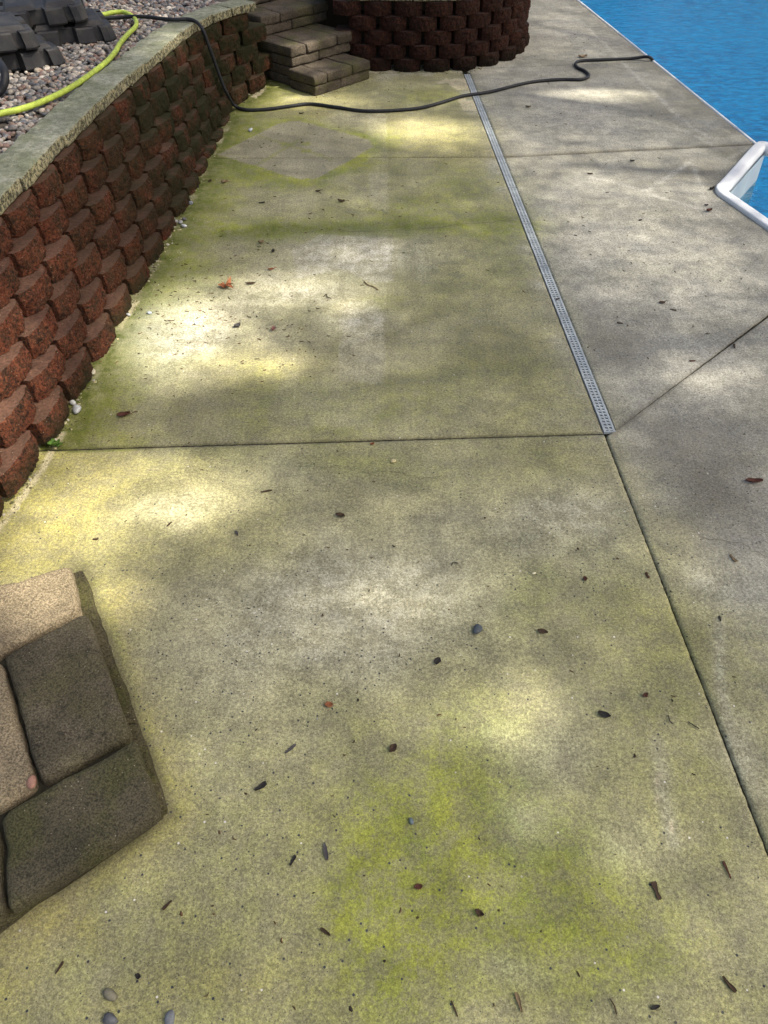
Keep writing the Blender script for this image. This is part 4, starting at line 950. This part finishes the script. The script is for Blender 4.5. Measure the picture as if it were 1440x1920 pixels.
# countless fine litter: needles, stalks and crumbs
def fine_litter():
    vs = []; fs = []; spots = [(350, 590, 130, 90, 70), (430, 560, 200, 110, 60), (300, 520, 80, 90, 30), (620, 400, 250, 70, 45), (560, 260, 110, 40, 25), (250, 760, 160, 130, 30), (560, 640, 120, 60, 30), (1150, 300, 220, 160, 50), (1250, 520, 180, 140, 35), (700, 1000, 450, 180, 24), (700, 1350, 480, 260, 26), (800, 1700, 550, 200, 20), (1250, 1150, 160, 300, 14), (1080, 90, 80, 70, 20), (700, 180, 150, 30, 15), (250, 1700, 120, 150, 15)]
    for px, py, rx, ry, n in spots:
        for _ in range(n):
            x, y = R.gauss(px, rx*.6), R.gauss(py, ry*.6); p = G(x, y)
            if p.y > 8.5 and p.x < 1.4 or p.x > 2.4 and p.y > 4.5: continue
            if p.x < np.interp(p.y, [q[1] for q in BASE], [q[0] for q in BASE])+.03 or (p.x < -.6 and p.y < 2.1 and x < 330): continue
            L = R.uniform(.004, .013)*(1 if y < 700 else .62); a = R.uniform(0, 6.28); th = R.uniform(.0012, .0028)*(1.8 if R.random() < .3 else 1); bend = R.uniform(-.5, .5)
            b = len(vs); c, s = math.cos(a), math.sin(a)
            for t in (-1, 0, 1):
                yy = bend*L*(t*t-.5)
                for u, zz in ((-1, .0022), (0, .0055), (1, .0022)):
                    lx, ly = t*L, yy+u*th*(1 if t == 0 else .5); vs.append((p.x+lx*c-ly*s, p.y+lx*s+ly*c, zz))
            for i in range(2):
                for j in range(2): fs.append((b+i*3+j, b+i*3+3+j, b+i*3+4+j, b+i*3+1+j))
    return mesh('fine_litter', vs, fs)
FL = Mat('fine_litter_brown', .9, .2); fn = FL.noise(9, 1, .5); FL = FL.done(FL.mix(FL.range(fn, .4, .6), (.035, .028, .022), (.13, .075, .040)))
tag(link('fine_litter', fine_litter(), FL), 'fine dark needles, stalks and crumbs scattered over the concrete', 'litter', kind='stuff')
# crumbling mortar and grit where the wall meets the deck
def crumbs():
    X = resample(BASE); C = []; Rr = []; 
    for _ in range(900):
        d = R.uniform(.3, 7.4); p, t, L = at_arc(X, min(d, 7.3)); n = (t[1], -t[0])
        if fbm(np.array([d]), np.array([0.]), .35, 77)[0] < R.uniform(.30, .62): continue
        off = abs(R.gauss(.0, .022))+.006+.030*fbm(np.array([d]), np.array([0.]), .25, 79)[0]; C.append((p[0]+n[0]*off, p[1]+n[1]*off, .001)); Rr.append(R.uniform(.002, .008)*(1.7 if R.random() < .08 else 1))
    for x0, y0, x1, y1, n in ((690, 137, 800, 133, 60), (800, 133, 870, 138, 40), (596, 181, 694, 150, 50), (450, 186, 500, 162, 70), (875, 137, 965, 100, 50)):
        for _ in range(n):
            t = R.random(); q = G(x0+(x1-x0)*t, y0+(y1-y0)*t); C.append((q.x+R.gauss(0, .02), q.y+R.gauss(-.01, .02), .001)); Rr.append(R.uniform(.003, .010))
    return pebbles('mortar_crumbs', np.array(C), np.array(Rr), (.25, .5), np.array([(.30, .27, .14), (.38, .34, .20), (.16, .15, .06), (.42, .39, .30), (.10, .10, .04)]), 5)
tag(link('mortar_crumbs', crumbs(), PEB), 'pale crumbling mortar and grit along the foot of the walls', 'mortar', kind='stuff')

# ------------------------------------------------------------------ the shade tree that dapples the deck
LEAFM = Mat('oak_foliage', .7, .3); fo = LEAFM.noise(1.4, 3, .6); LEAFM = LEAFM.done(LEAFM.mix(LEAFM.range(fo, .3, .7), (.045, .075, .015), (.085, .12, .03)))
BARK = mat_simple('oak_bark', (.09, .07, .05), .95, .4, 8, .8)
SUNP = [(320, 615, 125, 65, .95), (290, 690, 100, 40, .45), (570, 547, 120, 28, .60), (480, 688, 90, 28, .5), (650, 605, 50, 30, .28), (330, 950, 110, 42, .95), (110, 1000, 130, 75, .60), (220, 890, 180, 40, .35), (770, 245, 85, 22, .65), (850, 255, 70, 20, .35), (570, 190, 100, 13, .5), (530, 160, 40, 10, .7),
        (1120, 180, 85, 9, .85), (760, 1115, 120, 70, .27), (560, 1160, 180, 90, .10), (940, 1350, 100, 65, .55), (1190, 1590, 90, 60, .26), (1240, 470, 190, 110, .24), (1150, 330, 220, 70, .18), (1050, 60, 120, 60, .15), (1330, 720, 110, 40, .25), (1130, 300, 200, 50, .12), (400, 1850, 260, 60, .08), (660, 480, 90, 30, .22), (1370, 1420, 60, 120, .14), (700, 1500, 250, 120, .12)]
SHD = [(1160, 650, 80, 28, .9), (1290, 820, 130, 50, .9), (390, 775, 120, 48, .9), (650, 880, 160, 42, .8), (930, 640, 130, 70, .8), (300, 1100, 120, 60, .5), (640, 432, 250, 25, .5), (1350, 960, 90, 70, .6), (1010, 1090, 90, 60, .4), (700, 160, 120, 30, .5), (180, 1330, 120, 140, .9), (150, 1600, 130, 90, .8), (720, 330, 250, 40, .4), (860, 780, 200, 60, .3), (450, 470, 200, 14, .5)]
def transmit(x, y):
    T = .11+np.where(x < J1(y), .16, .08)*(fbm(x, y, 1.3, 91, 3)-.45); T = T*np.where((x > -2.25) & (x < -1.48) & (y > 3.9) & (y < 8.4), .3, 1); T = T*np.where((x > -1.9) & (x < .9) & (y > 8.25) & (y < 9.3), .35, 1)
    T = np.clip(T, .04, 1)*(1-.85*wgauss(x, y, SHD))
    s = wgauss(x, y, [(a, b, c*1.12, d*1.12, min(e*1.3, .99)) for a, b, c, d, e in SUNP])*(.7+.55*fbm(x, y, .30, 93)); T = np.maximum(T, np.clip(s, 0, .97))
    def sp(cx, cy, rx, ry, a): return a*np.exp(-(((x-cx)/rx)**2+((y-cy)/ry)**2))
    for q in ((-2.0, 2.7, .40, .65, .75), (-2.05, 3.6, .3, .5, .22), (-3.3, 6.2, .7, .6, .35), (-3.0, 5.2, .5, .4, .30), (-2.27, 7.0, .2, .45, .5), (-2.75, 4.6, .35, .4, .2), (-2.9, 7.9, .6, .5, .3), (-1.35, 1.86, .32, .18, .97), (-.7, 8.4, .3, .3, .25)): T = np.maximum(T, sp(*q))
    return np.clip(T, .03, .97)
def crown():
    cs = .045; gx, gy_ = np.meshgrid(np.arange(-4.2, 5.2, cs), np.arange(-1.6, 13.2, cs)); gx = gx.ravel(); gy_ = gy_.ravel()
    lam = -np.log(transmit(gx, gy_))*cs*cs/.0012
    ex = np.minimum.reduce([gx+4.2, 5.2-gx, gy_+1.6, 13.2-gy_]); lam = lam*np.clip((ex+.2)/.9*(.6+.8*fbm(gx, gy_, .7, 97)), 0, 1)   # ragged outline
    k_ = np.floor(lam+NR.random(len(lam))).astype(int)
    x = np.repeat(gx, k_)+NR.random(k_.sum())*cs; y = np.repeat(gy_, k_)+NR.random(k_.sum())*cs
    m_ = len(x); z = 11.5+2.5*fbm(x, y, 2.5, 95)+NR.normal(0, .6, m_)
    C = np.stack([x+z*SV.x/SV.z, y+z*SV.y/SV.z, z], 1)
    a = NR.normal(0, 1, (m_, 3)); a /= np.linalg.norm(a, axis=1)[:, None]; b = NR.normal(0, 1, (m_, 3)); b -= a*(a*b).sum(1)[:, None]; b /= np.linalg.norm(b, axis=1)[:, None]
    s = NR.uniform(.75, 1.25, m_)[:, None]; L, W = .039*s, .027*s
    V = np.stack([C-a*L, C+b*W*.9-a*L*.2, C+a*L, C-b*W*.9-a*L*.2], 1).reshape(-1, 3)
    return np_mesh('crown', V, np.arange(m_*4).reshape(-1, 4)), m_
tr = empty('shade_tree', (10.6, 3.4, -.06)); tag(tr, 'tall leafy tree across the pool whose crown dapples the deck with shade', 'tree')
me, nleaf = crown(); o = link('crown', me, LEAFM); o.parent = tr; o.matrix_parent_inverse = Matrix.Translation(tr.location).inverted()
def trunk():
    vs = []; fs = []; n = 10
    def limb(P_, r):
        P_ = [Vector(p) for p in P_]
        for i in range(len(P_)):
            t = (P_[min(i+1, len(P_)-1)]-P_[max(i-1, 0)]).normalized(); s = t.cross(Vector((.3, 1, .1))).normalized(); u = s.cross(t)
            for k in range(n): a = 2*math.pi*k/n; vs.append(P_[i]+(s*math.cos(a)+u*math.sin(a))*r[i])
        b = len(vs)-len(P_)*n
        for i in range(len(P_)-1):
            for k in range(n): fs.append((b+i*n+k, b+i*n+(k+1) % n, b+(i+1)*n+(k+1) % n, b+(i+1)*n+k))
    limb([(3, 0, 0), (3.02, .02, 1), (2.8, .1, 4), (2.3, .2, 6), (1.2, .3, 10), (.3, .3, 12.6)], (.45, .34, .28, .22, .14, .05))
    for q in ((-3, -3), (3, -3), (-3, 3.5), (2.5, 4), (-1, 6), (0, -5)): limb([(2.3, .2, 6), (1.2+q[0]*.5, q[1]*.5, 10), (.3+q[0], q[1], 12.6)], (.15, .09, .03))
    return mesh('trunk', vs, fs, True)
link('trunk', trunk(), BARK, tr)

def conifer(loc, hgt, rad, label, seed):
    rg = np.random.default_rng(seed); o = empty('reflection_conifer', loc); tag(o, label, 'tree')
    n = 9000; t = rg.random(n)**.6; z = hgt*(1-t)*.94+.4; r = rad*t*np.sqrt(rg.random(n))*(.75+.35*np.sin(z*5)); a = rg.uniform(0, 6.28, n)
    C = np.stack([r*np.cos(a), r*np.sin(a), z-.12*r], 1); d = np.stack([np.cos(a), np.sin(a), -.35+0*a], 1); e = np.stack([-np.sin(a), np.cos(a), rg.normal(0, .3, n)], 1); s_ = rg.uniform(.14, .30, n)[:, None]
    V = np.stack([C-d*s_, C+e*s_*.35, C+d*s_, C-e*s_*.35], 1).reshape(-1, 3)
    link('crown', np_mesh('crown', V, np.arange(n*4).reshape(-1, 4)), LEAFM, o)
    b = bmesh.new(); bmesh.ops.create_cone(b, segments=10, radius1=.22, radius2=.03, depth=hgt*.95, cap_ends=True, matrix=Matrix.Translation((0, 0, hgt*.475))); me_ = bpy.data.meshes.new('trunk'); b.to_mesh(me_); b.free()
    link('trunk', me_, BARK, o)
conifer((8.6, 36, -.06), 9.5, 2.4, 'unseen dark conifer added beyond the pool for its reflection in the water corner', 3)  # unseen tree, added for the dark reflection it gives the water

def broadleaf(loc, label, seed):
    rg = np.random.default_rng(seed); o = empty('reflection_broadleaf', loc); tag(o, label, 'tree'); n = 14000
    K = rg.normal(0, 1, (26, 3)); K /= np.linalg.norm(K, axis=1)[:, None]; K = K*np.array([5.0, 3.0, 2.3])*rg.uniform(.5, 1, (26, 1))+np.array([0, 0, 7.4])
    C = K[rg.integers(0, 26, n)]+rg.normal(0, .75, (n, 3)); a = rg.normal(0, 1, (n, 3)); a /= np.linalg.norm(a, axis=1)[:, None]; b = np.cross(a, rg.normal(0, 1, (n, 3))); b /= np.linalg.norm(b, axis=1)[:, None]; s_ = rg.uniform(.10, .20, n)[:, None]
    V = np.stack([C-a*s_, C+b*s_*.6, C+a*s_, C-b*s_*.6], 1).reshape(-1, 3)
    link('crown', np_mesh('crown', V, np.arange(n*4).reshape(-1, 4)), LEAFM, o)
    b_ = bmesh.new(); bmesh.ops.create_cone(b_, segments=12, radius1=.32, radius2=.10, depth=7, cap_ends=True, matrix=Matrix.Translation((0, 0, 3.5))); me_ = bpy.data.meshes.new('trunk'); b_.to_mesh(me_); b_.free()
    link('trunk', me_, BARK, o)
broadleaf((14.5, 31, -.06), 'unseen broadleaf tree added beyond the pool to darken the rippled water reflections', 8)  # added out of view so the ripples mirror something dark
